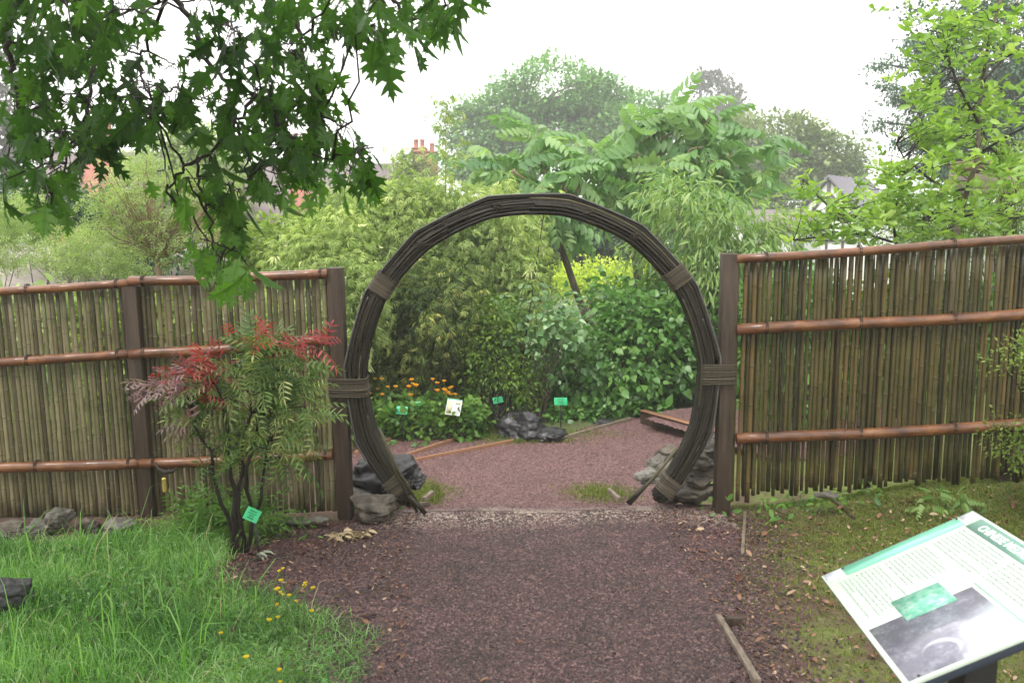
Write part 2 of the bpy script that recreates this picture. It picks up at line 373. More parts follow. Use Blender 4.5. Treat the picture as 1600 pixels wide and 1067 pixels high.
V, q = gridmesh(np.arange(-1.8, 2.6, .04), np.arange(1.2, 5.75, .04), .005, kp(PATH_NEAR, .2)); g.add(V, [q])
tag(g.build('path', MULCH, None, True), None, kind='structure')
V, q = gridmesh(np.arange(-4.2, 3, .06), np.arange(5.5, 10.6, .05), .009, kp(PATH_FAR, .08)); tag(Geo().add(V, [q]).build('path_beyond_gate', MULCH, None, True), None, kind='structure')
V, q = gridmesh(np.arange(.9, 6.5, .04), np.arange(6.5, 11.5, .04), .012, kp(PATH_UP, .0)); V[:, 2] = np.maximum(V[:, 2], -.315); tag(Geo().add(V, [q]).build('path_terrace', MULCH, None, True), None, kind='structure')
# loose chips on the path: scattered bark gravel
T_CHIP = (np.array([(-.5, -.3, 0), (.5, -.22, 0), (.42, .3, 0), (-.4, .28, 0), (-.3, -.12, .3), (.32, -.1, .26), (.2, .18, .34), (-.25, .14, .22)]),
          [np.array([(0, 1, 5, 4), (1, 2, 6, 5), (2, 3, 7, 6), (3, 0, 4, 7), (4, 5, 6, 7)])])
def scatter(n, x0, x1, y0, y1, test): 
    x = rng.uniform(x0, x1, n); y = rng.uniform(y0, y1, n); k = test(x, y); return x[k], y[k]
def chips(x, y, smin, smax, name, mat_, dz=0., rn=None):
    n = len(x); P = np.stack([x, y, H(x, y)+.004+dz], 1); a = rng.uniform(0, 6.28, n); D = np.stack([np.cos(a), np.sin(a), rng.normal(size=n)*.22], 1)
    N = np.array([0, 0, 1.])+rng.normal(size=(n, 3))*.28; S = rng.uniform(smin, smax, n)*rng.uniform(.6, 1.3, n)
    return Geo().leaves(P, D, N, S, T_CHIP, rng.uniform(0, 1, n) if rn is None else rn).build(name, mat_)
def fade(poly, wid):
    def t(x, y):
        jx = x+rng.normal(size=len(x))*wid; jy = y+rng.normal(size=len(y))*wid; return inpoly(jx, jy, poly)
    return t
M_CHIP = mat('bark_chips', [(.035, .015, .017), (.08, .036, .038)], 30, .55, .45, useattr=.8, stain=.75, acols=[(.008, .0035, .0045), (.026, .011, .0125), (.06, .026, .027), (.1, .048, .046), (.2, .125, .115)])
M_CHIP2 = mat('pink_chips', [(.09, .04, .039), (.155, .08, .076)], 30, .6, .4, useattr=.8, stain=.5, acols=[(.03, .013, .014), (.075, .033, .034), (.125, .064, .061), (.24, .155, .145)])
x, y = scatter(330000, -2.0, 3.2, 1.7, 5.6, fade(PATH_NEAR, .2)); keep = rng.uniform(size=len(x)) < np.clip(1.15-(y-4.9)*1.3, .25, 1)
tag(chips(x[keep], y[keep], .009, .021, 'bark_chips', M_CHIP), 'loose red-brown bark and gravel chips covering the near path', 'gravel', kind='stuff')
x, y = scatter(90000, -4, 3, 5.6, 10.5, fade(PATH_FAR, .04)); tag(chips(x, y, .01, .021, 'pink_gravel', M_CHIP2, .004), 'finer pinkish gravel on the lower path beyond the gate', 'gravel', kind='stuff')
# ------------------------------------------------------------------ GRASS left, moss and litter right
M_GRASS = leafmat('meadow_grass', [(.03, .11, .018), (.11, .28, .05), (.21, .43, .1), (.42, .58, .3)], .4, .42, .35)
GRASS_L = pg((-900, 1250), (560, 1250), (570, 1067), (590, 995), (500, 965), (400, 930), (330, 905), (350, 868), (330, 838), (240, 838), (100, 856), (-100, 858), (-900, 858))
def blades(x, y, hmin, hmax, wid, lean=.35, rn=None, tall=0.):
    n = len(x); g = Geo(); P = np.stack([x, y, H(x, y)-.01], 1); h = rng.uniform(hmin, hmax, n)*rng.uniform(.7, 1.3, n)
    a = rng.uniform(0, 6.28, n); d = np.stack([np.cos(a), np.sin(a), 0*a], 1); l = rng.uniform(.1, 1, n)[:, None]*lean*2
    sx = np.stack([-np.sin(a), np.cos(a), 0*a], 1); sx = nrm(sx+rng.normal(size=(n, 3))*.4); hw = (wid*rng.uniform(.6, 1.4, n)/2)[:, None]; h = h[:, None]
    up = np.array([0, 0, 1.]); V = np.stack([P-sx*hw, P+sx*hw, P+h*.45*up+d*h*l*.2-sx*hw*.9, P+h*.45*up+d*h*l*.2+sx*hw*.9,
        P+h*.82*up+d*h*l*.6-sx*hw*.6, P+h*.82*up+d*h*l*.6+sx*hw*.6, P+h*(1-.25*l)*up+d*h*l*1.1], 1)
    o = (np.arange(n)*7)[:, None, None]
    q = (np.array([(0, 1, 3, 2), (2, 3, 5, 4)])[None]+o).reshape(-1, 4); t = (np.array([(4, 5, 6)])[None]+o).reshape(-1, 3)
    return g.add(V, [q, t], np.repeat(rng.uniform(0, 1, n) if rn is None else rn, 7))
def gtest(x, y):
    nz = np.sin(x*5.1+np.sin(y*3.3))*np.sin(y*4.7+1)*.5+.5
    return fade(GRASS_L, .05)(x, y) & (rng.uniform(size=len(x)) < .55+.5*nz)
x, y = scatter(210000, -5.5, -.6, 1.9, 5.3, gtest)
hh = (.6+.5*(np.sin(x*3.1+1)*np.sin(y*2.7)*.5+.5))*np.clip(.55+(-.9-x)*.5, .45, 1.25)
g = blades(x, y, .045, .13, .0042, .5, np.clip(.15+.55*(np.sin(x*2.3+np.sin(y*5))*np.sin(y*3.1+np.sin(x*4))*.5+.5)+rng.normal(size=len(x))*.27, 0, 1))
# scale heights towards the fence side by lifting the blade vertices
Vg = g.V[0].reshape(-1, 7, 3); b0 = Vg[:, :1, 2]; Vg[:, :, 2] = b0+(Vg[:, :, 2]-b0)*hh[:, None]
tag(g.build('grass', M_GRASS), 'lush uncut green grass in the lower left corner', 'grass', kind='stuff')
x, y = scatter(1100, -5, -1.2, 2.4, 5.2, fade(GRASS_L, .02)); cx = np.round(x*3)/3+.1*np.sin(7*y); cy = np.round(y*3)/3
x = cx+(x-cx)*.45; y = cy+(y-cy)*.45; k = inpoly(x, y, GRASS_L); x = x[k]; y = y[k]
tag(blades(x, y, .16, .33, .0062, .55, rng.uniform(.1, .8, len(x))).build('tall_grass', M_GRASS), 'taller arching blades standing out of the grass on the left', 'grass', kind='stuff')
def mtest(x, y):
    nz = np.sin(x*2.9+2*np.sin(y*1.7))*np.sin(y*3.9+2*np.sin(x*1.3))*.5+.5; return (x > 1.0+.0*y) & (~inpoly(x, y, PATH_NEAR)) & (rng.uniform(size=len(x)) < np.clip((x-1.0)*.6, .03, .95)*(.35+nz))
M_MOSS = leafmat('moss_tufts', [(.06, .09, .015), (.13, .17, .03), (.22, .24, .055)], .7, .3, .2)
x, y = scatter(240000, 1.0, 5, 2.0, 5.9, mtest); tag(blades(x, y, .012, .035, .005, .6).build('moss', M_MOSS), 'thin yellow-green moss and short turf on the right bank', 'moss', kind='stuff')
# grass patches beyond the gate
def patch(cx, cy, rx, ry, n): 
    a = rng.normal(size=(n, 2))*.5; return cx+a[:, 0]*rx, cy+a[:, 1]*ry
xx = []; yy = []
for px, py, z, rx, ry, n in ((650, 772, -.2, .3, .3, 3800), (940, 772, -.25, .3, .25, 2600), (735, 672, -.45, .8, .25, 4200), (830, 690, -.45, .5, .12, 1800), (600, 680, -.45, .6, .3, 2500), (850, 680, -.4, .9, .2, 2000), (560, 780, -.1, .2, .2, 900)):
    c = gnd(px, py)[:2]; a, b = patch(*c, rx, ry, n); xx.append(a); yy.append(b)
x = np.concatenate(xx); y = np.concatenate(yy)
tag(blades(x, y, .02, .06, .006, .5, np.clip(rng.normal(size=len(x))*.25+.5, 0, 1)).build('turf_patches', M_MOSS), 'short turf patches at the edges of the lower path', 'grass', kind='stuff')
x, y = scatter(9000, -5.5, -.7, 1.9, 5.3, lambda x, y: fade(GRASS_L, .04)(x, y) & ((np.sin(x*3.3+2*np.sin(y*2.1))*np.sin(y*4.1+x) > .15)))
n = len(x); P = np.stack([x, y, H(x, y)+rng.uniform(.03, .12, n)], 1); a = rng.uniform(0, 6.28, n); L_CLOV = leafmat('clover_leaf', [(.05, .14, .03), (.11, .26, .06), (.2, .36, .12)], .45, .35)
tag(Geo().leaves(P, np.stack([np.cos(a), np.sin(a), .3*rng.normal(size=n)], 1), np.array([0, 0, 1.])+.4*rng.normal(size=(n, 3)), rng.uniform(.012, .028, n), t_oval(.75, .2, .1), rng.uniform(0, 1, n)).build('clover', L_CLOV), 'clover and small broad weeds mixed into the grass', 'clover', kind='stuff')
x, y = scatter(350, -5.5, -.9, 2.0, 5.2, fade(GRASS_L, .02)); tag(blades(x, y, .12, .34, .003, .7, rng.uniform(.2, 1, len(x))).build('dry_stalks', mat('straw_stalk', [(.3, .24, .12), (.5, .42, .24)], 30, .6)), 'thin pale dry stalks standing in the grass', 'dry stalks', kind='stuff')
# leaf litter
M_LITTER = mat('dead_leaves', [(.12, .06, .03), (.2, .11, .07)], 20, .7, .3, useattr=.85, acols=[(.05, .02, .013), (.12, .05, .03), (.2, .1, .055), (.24, .13, .08), (.42, .32, .22)])
def lit(x, y): return ((x < -.55-.1*(y-4)) | (x > .95)) & ~inpoly(x, y, GRASS_L)
x, y = scatter(9000, -2.9, 4.5, 2.1, 5.5, lit); n = len(x); P = np.stack([x, y, H(x, y)+.01], 1); a = rng.uniform(0, 6.28, n)
x2, y2 = scatter(110, -1.5, 1.5, 2.2, 8.5, lambda x, y: inpoly(x, y, PATH_NEAR) | inpoly(x, y, PATH_FAR)); x = np.concatenate([x, x2]); y = np.concatenate([y, y2]); n = len(x); P = np.stack([x, y, H(x, y)+.014], 1); a = rng.uniform(0, 6.28, n)
g = Geo().leaves(P, np.stack([np.cos(a), np.sin(a), .2*rng.normal(size=n)], 1), np.array([0, 0, 1.])+.35*rng.normal(size=(n, 3)), rng.uniform(.008, .03, n)*(1+.9*(rng.uniform(size=n) < .06)), t_oval(.55, -.3, .16), rng.uniform(0, 1, n))
tag(g.build('leaf_litter', M_LITTER), 'small fallen brown leaves scattered on the soil both sides of the path', 'leaf litter', kind='stuff')
# tiny weeds on the path
M_WEED = leafmat('weed_green', [(.07, .15, .03), (.14, .25, .06)], .5, .35)
# ------------------------------------------------------------------ FENCES
def pole_mat(): return mat('weathered_bamboo_canes', [(.08, .068, .034), (.2, .17, .09)], 9, .42, .4, .25, 60, (1, 1, .3), .75, [(.02, .016, .009), (.125, .108, .055), (.17, .15, .08), (.165, .155, .09), (.25, .22, .13)], stain=.8, rr=(.35, .6))
M_CANE = pole_mat()
M_CANE_R = mat('dark_bamboo_canes', [(.03, .028, .009), (.11, .088, .03)], 9, .4, .4, .25, 60, (1, 1, .3), .7, [(.008, .008, .003), (.045, .042, .012), (.085, .064, .02), (.065, .062, .018), (.15, .095, .032)], stain=.8, rr=(.3, .6))
M_RAIL = mat('wet_red_brown_bamboo', [(.035, .014, .006), (.12, .043, .014), (.24, .1, .035)], 9, .3, .5, .2, 25, (.5, 1, 1), coat=.25, rr=(.24, .55), pos=[.3, .5, .7])
M_POST = mat('dark_stained_timber', [(.02, .012, .007), (.042, .027, .016), (.075, .05, .033)], 9, .6, .4, .5, 60, (3, 3, .25), pos=[.3, .5, .75])
M_TWINE = mat('dark_twine', [(.015, .011, .009), (.04, .03, .022)], 80, .8)
YG = 5.53
def canes(g, xa, xb, top, bot, Y, pitch, rmin, rmax, jb=.0, r=rng, gap=.0, ncol=(0, 1)):
    x = xa
    while x < xb:
        rr = r.uniform(rmin, rmax); 
        if r.uniform() > gap:
            t = (x-xa)/(xb-xa); z1 = top[0]+(top[1]-top[0])*t; z0 = bot[0]+(bot[1]-bot[0])*t-abs(r.normal())*jb
            nodes = np.arange(z0+r.uniform(0, .28), z1-.03, r.uniform(.2, .31)); zs = [z0, z1]; rs = [1, 1]
            for q_ in nodes:
                if q_ > z0+.02: zs += [q_-.012, q_-.006, q_, q_+.006, q_+.016]; rs += [1, 1.02, 1.15, 1.0, 1]; 
            o = np.argsort(zs); zs = np.array(zs)[o]; rs = np.array(rs)[o]; cb = r.uniform(*ncol); cc_ = np.where(rs == 1.0, cb, np.where(rs > 1.1, min(1, cb+.3), 0.)); cc_[np.abs(rs-1.02) < .005] = 0;  sh = r.normal()*.006; dy = r.normal()*.004
            P = np.stack([x+sh*(zs-z0)/(z1-z0), Y+dy+0*zs, zs], 1); g.tube(P, rs*rr, 8, np.repeat(cc_, 8))
        x += pitch*r.uniform(.88, 1.14)*(rr/((rmin+rmax)/2))**.5
def rail(P0, P1, r, parent, seed, ends=True):
    rr = np.random.default_rng(seed); L = np.linalg.norm(P1-P0); n = int(L/.28); t = [0, 1]; k = [1, 1]
    for i in range(n):
        c = (i+rr.uniform(.3, .7))/n; e = .007/L; t += [c-2*e, c-e, c, c+e, c+2*e]; k += [1, 1.05, .98, 1.06, 1]
    o = np.argsort(t); t = np.array(t)[o]; k = np.array(k)[o]; P = P0+(P1-P0)*t[:, None]; P[:, 2] += np.sin(t*9+seed)*.004
    P[:, 2] -= .01*np.sin(t*math.pi)
    o = Geo().tube(P, k*r, 16, rr.uniform()).build('rail', M_RAIL, parent, True)
    g = Geo()
    for c in np.arange(.07, 1, .9/max(1, round(L/.75))):
        p = P0+(P1-P0)*c; a = np.linspace(0, 2*math.pi, 17)
        g = Geo()
        for dx in (-.006, .006):
            g.tube(np.stack([p[0]+dx+0*a, p[1]+np.cos(a)*(r+.003), p[2]+np.sin(a)*(r+.003)], 1), .0035, 5, .5, False)
        g.build('twine_tie', M_TWINE, o, True)
    return o
def post(Pt, Pb, w, d, parent, name='post'):
    g = Geo(); Pt = np.array(Pt); Pb = np.array(Pb); m = 14; bm = bmesh.new()
    z = nrm(Pt-Pb); X = nrm(np.cross([0, 1., 0], z)); Yv = np.cross(z, X); L = np.linalg.norm(Pt-Pb)
    g.box((Pt+Pb)/2, (w, d, L), np.stack([X, Yv, z], 1), bev=.006); return g.build(name, M_POST, parent)
# left fence
fl = thing('bamboo_fence', (-2.4, YG, -.1), 'long weathered bamboo cane fence left of the ring, two panels with reddish rails', 'fence')
a = lambda px, py, Y=YG: at(px, py, Y)
g = Geo(); canes(g, a(-420, 470)[0], a(203, 445)[0], (a(-420, 475)[2], a(203, 447)[2]), (a(-420, 812)[2], a(203, 806)[2]), YG, .0305, .0132, .0155)
g.build('cane_panel', M_CANE, fl, True)
g = Geo(); canes(g, a(222, 445)[0], a(512, 430)[0], (a(222, 447)[2], a(512, 432)[2]), (a(222, 810)[2], a(512, 797)[2]), YG, .0365, .0152, .0182)
g.build('cane_panel', M_CANE, fl, True)
dY = -.045
for (x0, y0, x1, y1, th) in ((-420, 478, 202, 442, 13), (-420, 592, 204, 552, 15), (-420, 741, 222, 723, 17)):
    rail(at(x0, y0, YG+dY), at(x1, y1, YG+dY), px2m(th/2, YG), fl, int(x1+y1))
for (x0, y0, x1, y1, th) in ((202, 440, 511, 427, 15), (204, 554, 514, 530, 17), (220, 724, 519, 709, 17)):
    rail(at(x0, y0, YG+dY-.006), at(x1, y1, YG+dY-.006), px2m(th/2, YG), fl, int(x1+y1))
post(a(207, 446)+[0, -.03, 0], a(238, 822)+[0, -.03, -.1], .095, .07, fl)
post(a(524, 418), a(541, 812)+[0, 0, -.15], .1, .1, fl)
tag(post(a(-300, 470)+[0, .03, 0], a(-290, 830)+[0, .03, -.1], .095, .07, fl), None)
# hanging dark bracket with a small amber glass vial on the lower rail
t = thing('glass_lantern', at(262, 745, YG-.1), 'small amber glass lantern hanging from a dark hook on the left fence', 'lantern')
g = Geo(); g.tube([at(243, 722, YG-.1), at(247, 732, YG-.11), at(258, 738, YG-.12), at(270, 736, YG-.12), at(276, 730, YG-.1)], [.006, .01, .016, .012, .006], 8); g.tube([at(255, 736, YG-.12), at(255, 746, YG-.12)], .003, 5); g.build('hook', M_TWINE, t, True)
zt = at(256, 746, YG-.12); g = Geo(); g.tube([zt+[0, 0, dz] for dz in (0, -.012, -.014, -.09, -.1)], [.012, .016, .014, .014, .01], 10)
g.build('glass', mat('amber_glass', [(.5, .38, .08), (.62, .5, .12)], 30, .15, .6, coat=.5), t, True)
# right fence
fr = thing('bamboo_fence', (2.4, YG, 0), 'dark olive bamboo cane fence right of the ring with uneven cane ends', 'fence')
rr_ = np.random.default_rng(4)
def zl(p0, p1, px): return at(px, p0[1]+(p1[1]-p0[1])*(px-p0[0])/(p1[0]-p0[0]), YG)[2]
g = Geo(); X0 = a(1153, 400)[0]; X1 = a(1800, 400)[0]
canes(g, X0, X1, (a(1153, 408)[2], zl((1153, 408), (1590, 382), 1800)), (a(1153, 770)[2], zl((1153, 770), (1590, 738), 1800)), YG, .0335, .0105, .018, .035, rr_, .04)
canes(g, X0+.02, X1, (a(1153, 408)[2], zl((1153, 408), (1590, 382), 1800)), (a(1153, 760)[2], zl((1153, 760), (1590, 738), 1800)), YG+.04, .07, .011, .018, .03, rr_, .2, (0, .4))
g.build('cane_panel', M_CANE_R, fr, True)
for (y0, y1, th) in ((405, 371, 14), (515, 488, 18), (686, 660, 18)):
    p0 = at(1151, y0, YG+dY); p1 = at(1600, y1+1, YG+dY); p1 = p0+(p1-p0)*1.45; rail(p0, p1, px2m(th/2, YG), fr, y0)
post(a(1140, 396)+[0, 0, 0], a(1127, 788)+[0, 0, -.15], .1, .11, fr)
post(a(1590, 380)+[0, .06, 0], a(1578, 745)+[0, .06, -.1], .12, .08, fr)
# ------------------------------------------------------------------ MOON GATE
mg = thing('moon_gate', (.135, YG, -.08), 'big round ring of bundled dark canes forming the gateway over the path', 'gate')
M_RING = mat('aged_dark_canes', [(.006, .005, .004), (.022, .018, .012), (.06, .052, .026)], 16, .45, .3, .4, 60, (1, 1, 1), .6, [(.003, .003, .002), (.009, .008, .005), (.022, .019, .011), (.055, .05, .022), (.22, .19, .1)], rr=(.25, .55))
M_ROPE = mat('grey_brown_rope', [(.035, .028, .019), (.08, .066, .045), (.13, .11, .078)], 40, .85, .2, .6, 150, useattr=.75, acols=[(.03, .025, .018), (.13, .11, .078)])
C0 = at(832, 595.5, YG); RC = px2m(276, YG)*1.012
def ringp(th, dr, dy, poly=0., phase=.12):
    s = math.radians(24); u = np.mod(th-phase, s)-s/2; R_ = (RC+dr)*(1-poly+poly*math.cos(s/2)/np.cos(u)*1.006)
    return np.stack([C0[0]+R_*np.cos(th), C0[1]+dy+0*th, C0[2]+R_*np.sin(th)], -1)
ra, rb = math.radians(-44), math.radians(224); rg = np.random.default_rng(3); g = Geo()
for i in range(6):
    for j in range(5):
        edge = i in (0, 5) or j in (0, 4)
        if not edge: continue
        n = 90; e0 = ra+rg.normal()*.018; e1 = rb+rg.normal()*.018; th = np.linspace(e0, e1, n); ph = rg.uniform(0, 6.3, 4)
        dr = (i-2.5)/2.5*.054+.003*np.sin(th*3+ph[0])+.0015*np.sin(th*9+ph[1]); dy = (j-2)/2*.05+.003*np.sin(th*4+ph[2])
        col = np.clip(rg.beta(1.1, 2.2), 0, 1); tp = .6+.4*np.clip(np.minimum(th-ra, rb-th)/.4, 0, 1)**.7; dr = dr*tp; dy = dy*tp
        rad = rg.uniform(.0125, .0165)*(1+.12*(np.abs(np.sin(th*7+ph[3])) > .985))
        g.tube(ringp(th, dr, dy, (.62 if i >= 4 else .3), .12), rad, 6, col, True)
for k in range(34):     # shorter split lengths filling the bundle
    c = rg.uniform(ra+.1, rb-.1); L = rg.uniform(.25, .8); th = np.linspace(max(ra, c-L), min(rb, c+L), 26)
    tp = .6+.4*np.clip(np.minimum(th-ra, rb-th)/.4, 0, 1)**.7; dr = rg.uniform(-.053, .048)*tp+.003*np.sin(th*2+rg.uniform(0, 6)); dy = rg.choice([-.062, -.057, -.06, .04])+rg.normal()*.003; dy = dy*tp
    g.tube(ringp(th, dr, dy, .3), rg.uniform(.006, .011), 6, rg.beta(1.2, 1.6), True)
g.build('cane_bundle', M_RING, mg, True)
g = Geo(); th = np.linspace(math.radians(-20), math.radians(205), 140); po = ringp(th, .076, -.068, .75); pi_ = ringp(th, .076, .064, .75); pt = ringp(th, .064, -.068, .75); pu = ringp(th, .064, .064, .75)
n = len(th); V = np.concatenate([po, pi_, pu, pt]); i = np.arange(n-1)
F = np.concatenate([np.stack([a_*n+i, a_*n+i+1, b_*n+i+1, b_*n+i], 1) for a_, b_ in ((0, 1), (1, 2), (2, 3), (3, 0))]); g.add(V, [F])
g.build('outer_strip', mat('dark_split_cane_strip', [(.035, .032, .03), (.09, .085, .08)], 9, .3, .6, .2, 40, rr=(.2, .45)), mg)
# the spread cane ends at both feet
g = Geo()
for (x0, y0, x1, y1) in ((592, 668, 663, 802), (598, 680, 652, 800),):
    g.tube([at(x0, y0, YG-.07), at((x0+x1)/2-6, (y0+y1)/2, YG-.08), at(x1, y1, YG-.06)], .011, 6, .75)
g.box((at(640, 775, YG-.075)+at(664, 802, YG-.075))/2, (.03, .014, .17), np.stack([nrm(np.array([.75, 0, .65])), [0, 1, 0], nrm(np.array([-.65, 0, .75]))], 1)); g.build('strut', M_RING, mg, True)
g = Geo()
for (x0, y0, x1, y1) in ((1058, 700, 984, 788),):
    g.tube([at(x0, y0, YG-.07), at((x0+x1)/2+2, (y0+y1)/2, YG-.08), at(x1, y1, YG-.06)], .011, 6, .8)
g.box((at(1010, 758, YG-.075)+at(978, 787, YG-.075))/2, (.026, .014, .17), np.stack([nrm(np.array([.7, 0, -.7])), [0, 1, 0], nrm(np.array([.7, 0, .7]))], 1)); g.build('strut', M_RING, mg, True)
def binding(c, ax, rad, hw, hd, L, turns, name='rope_binding', seed=0):
    """loops round an axis ax at c; rad = direction of half width hw; depth along Y half hd"""
    r = np.random.default_rng(seed); g = Geo(); ax = nrm(np.array(ax, float)); rad = nrm(np.array(rad, float)); yv = np.array([0, 1., 0]); a_ = np.linspace(0, 2*math.pi, 33)
    sx = np.sign(np.cos(a_))*np.abs(np.cos(a_))**.45; sy = np.sign(np.sin(a_))*np.abs(np.sin(a_))**.45
    for k in range(turns):
        o = (k/(turns-1)-.5)*L; tl = r.normal()*.06; s = 1+r.normal()*.012
        P = c+ax*o+(sx[:, None]*hw*s)*rad+(sy[:, None]*hd)*yv+ax*(sx*tl*.03)[:, None]; g.tube(P, L/turns*.5, 6, r.uniform(), False)
    return g.build(name, M_ROPE, mg, True)
def rad_bind(deg, L, turns, seed, hw=.075, dr=0):
    t_ = math.radians(deg); rd = np.array([math.cos(t_), 0, math.sin(t_)]); tn = np.array([-math.sin(t_), 0, math.cos(t_)])
    binding(ringp(np.array([t_]), dr, 0)[0], tn, rd, hw, .078 if hw > .07 else .062, L, turns, seed=seed)
rad_bind(146, .125, 13, 1); rad_bind(36, .115, 13, 2); rad_bind(217, .12, 13, 3, .068); rad_bind(-38.5, .115, 13, 4, .068)
binding(at(545, 603, YG), (0, 0, 1), (1, 0, 0), .128, .082, .118, 11, seed=5)
binding(at(1120, 582, YG), (0, 0, 1), (1, 0, 0), .116, .084, .128, 12, seed=6)
for deg, s_ in ((118, 1), (101, 2), (128, 3), (72, 4), (55, 5)):
    t_ = math.radians(deg); c = ringp(np.array([t_]), .0, -.07)[0]; g = Geo(); r = np.random.default_rng(s_)
    for k in range(5):
        P = c+r.normal(size=(6, 3))*np.array([.022, .006, .018]); g.tube(P, .0022, 5, r.uniform(), False)
    g.build('twine_knot', M_ROPE, mg, True)
# ------------------------------------------------------------------ ROCKS
M_ROCK_W = mat('wet_dark_stone', [(.008, .008, .009), (.025, .025, .028), (.08, .078, .08)], 7, .3, .5, .9, 18, pos=[.35, .55, .75], rr=(.28, .6))
M_ROCK_B = mat('brown_mossy_stone', [(.02, .016, .011), (.06, .05, .036), (.13, .11, .085), (.07, .08, .03)], 6, .6, .4, .9, 18, pos=[.3, .48, .62, .78])
M_ROCK_G = mat('pale_grey_stone', [(.05, .045, .036), (.13, .12, .1), (.27, .26, .24)], 5, .6, .4, .9, 16, pos=[.3, .5, .72])
def rock(c, size, label, mt, seed, rot=0., group=None, cuts=7, parent=None, cat='rock', rough=.26):
    r = np.random.default_rng(seed); bm = bmesh.new(); bmesh.ops.create_icosphere(bm, subdivisions=5, radius=1)
    V = np.array([v.co[:] for v in bm.verts]); 
    for k in range(cuts):
        d = nrm(r.normal(size=3)); lim = r.uniform(.5, .82); s = V@d; V -= np.maximum(s-lim, 0)[:, None]*d*.88
    nz = np.array([mnoise.fractal(Vector(v*1.4+seed), .9, 2.1, 5) for v in V]); nz2 = np.array([abs(mnoise.noise(Vector((v[0]*1.5+seed, v[1]*1.5, v[2]*6)))) for v in V])
    V = V*(1+rough*nz-.14*nz2)[:, None]; V *= np.array(size)/2; cr, sr = math.cos(rot), math.sin(rot); V = V@np.array([[cr, -sr, 0], [sr, cr, 0], [0, 0, 1]]).T
    F = [[[v.index for v in f.verts] for f in bm.faces]]; bm.free()
    o = Geo().add(V, F).build('rock', mt, None, True); o.location = (c[0], c[1], c[2]-.012); return tag(o, label, cat, group)
def on(px, py, Y, dz=0): p = at(px, py, Y); return [p[0], Y, p[2]+dz]
rock(on(588, 788, 5.45), (.36, .34, .21), 'rounded brown boulder beside the left foot of the ring', M_ROCK_B, 11)
rock(on(600, 748, 6.0), (.62, .5, .4), 'jagged wet black rock behind the left leg of the ring', M_ROCK_W, 12, .3)
rock(on(646, 742, 6.05), (.2, .3, .2), 'small dark rock on the path side of the jagged black rock', M_ROCK_W, 13, .3)
rock(on(562, 768, 5.8), (.24, .2, .12), 'flat bluish stone between the left post and brown boulder', M_ROCK_G, 14)
rock(on(818, 669, 8.95), (.6, .5, .46), 'large glossy black boulder beside the lower path', M_ROCK_W, 15, .2)
rock(on(858, 676, 8.85), (.44, .4, .19), 'low flat dark rock leaning against the large glossy boulder', M_ROCK_W, 16, -.2)
rock(on(945, 657, 9.5), (.3, .2, .07), 'thin slate slab under the broad-leaved bush', M_ROCK_W, 17)
stack = [(1088, 768, 5.68, .34, .24, .13, 'B', 'lowest brown stone of the pile by the right post'), (1098, 742, 5.72, .27, .24, .12, 'B', 'wide brown stone second from the bottom of the right pile'),
         (1094, 716, 5.76, .24, .2, .13, 'B', 'smooth rounded stone in the middle of the right pile'), (1112, 700, 5.85, .2, .2, .11, 'G', 'light grey stone touching the right post, near the top of the pile'),
         (1048, 768, 5.72, .16, .2, .14, 'B', 'dark stone wedged behind the right foot of the ring'), (1018, 744, 5.95, .2, .22, .1, 'G', 'pale flat stone left of the ring leg at the end of the pile'),
         (1030, 722, 6.1, .15, .2, .09, 'G', 'small pale stone on the flat one, left of the ring leg'), (1044, 705, 6.25, .16, .2, .1, 'B', 'tan stone seen over the ring leg, high on the pile'),
         (1108, 684, 6.0, .14, .2, .09, 'B', 'topmost tan stone of the pile next to the right post'), (1070, 740, 5.9, .3, .3, .3, 'B', 'bulky stone at the core of the pile behind the ring leg')]
for i, (px, py, Y, sx, sy, sz, k, lb) in enumerate(stack): rock(on(px, py, Y), (sx*1.2, sy*1.1, sz*1.35), lb, M_ROCK_B if k == 'B' else M_ROCK_G, 20+i, i, 'stones piled beside the right foot of the ring')
rock(on(1293, 771, 5.35), (.2, .12, .045), 'flat grey stone lying in front of the right fence', M_ROCK_G, 40, .2)
rock(on(92, 806, 5.25), (.2, .14, .13), 'tilted pointed grey stone against the left fence foot', M_ROCK_G, 41, .5)
for i, (px, py, w_, h_, lb) in enumerate(((20, 828, .3, .1, 'low grey stone at the far left under the fence'), (60, 822, .22, .08, 'small flat stone next to the pointed one, on its left'), (140, 820, .26, .08, 'flat stone right of the pointed one under the left fence'), (185, 818, .2, .07, 'small stone beside the middle fence post'), (8, 843, .16, .08, 'brown stone at the frame edge below the grey one'))):
    rock(on(px, py, 5.22-.03*(i == 4)), (w_, .2, h_*1.4), lb, M_ROCK_G if i % 2 else M_ROCK_B, 50+i, i, 'stones along the foot of the left fence')
rock(on(12, 925, 3.75), (.26, .22, .22), 'wet black rock sunk in the grass at the left edge', M_ROCK_W, 60, .4)
rock(on(498, 808, 5.36), (.14, .1, .03), 'flat grey chip of stone beside the left gate post', M_ROCK_G, 61)
rock(on(455, 812, 5.38), (.3, .1, .04), 'long flat stone under the canes behind the label sign', M_ROCK_G, 62)
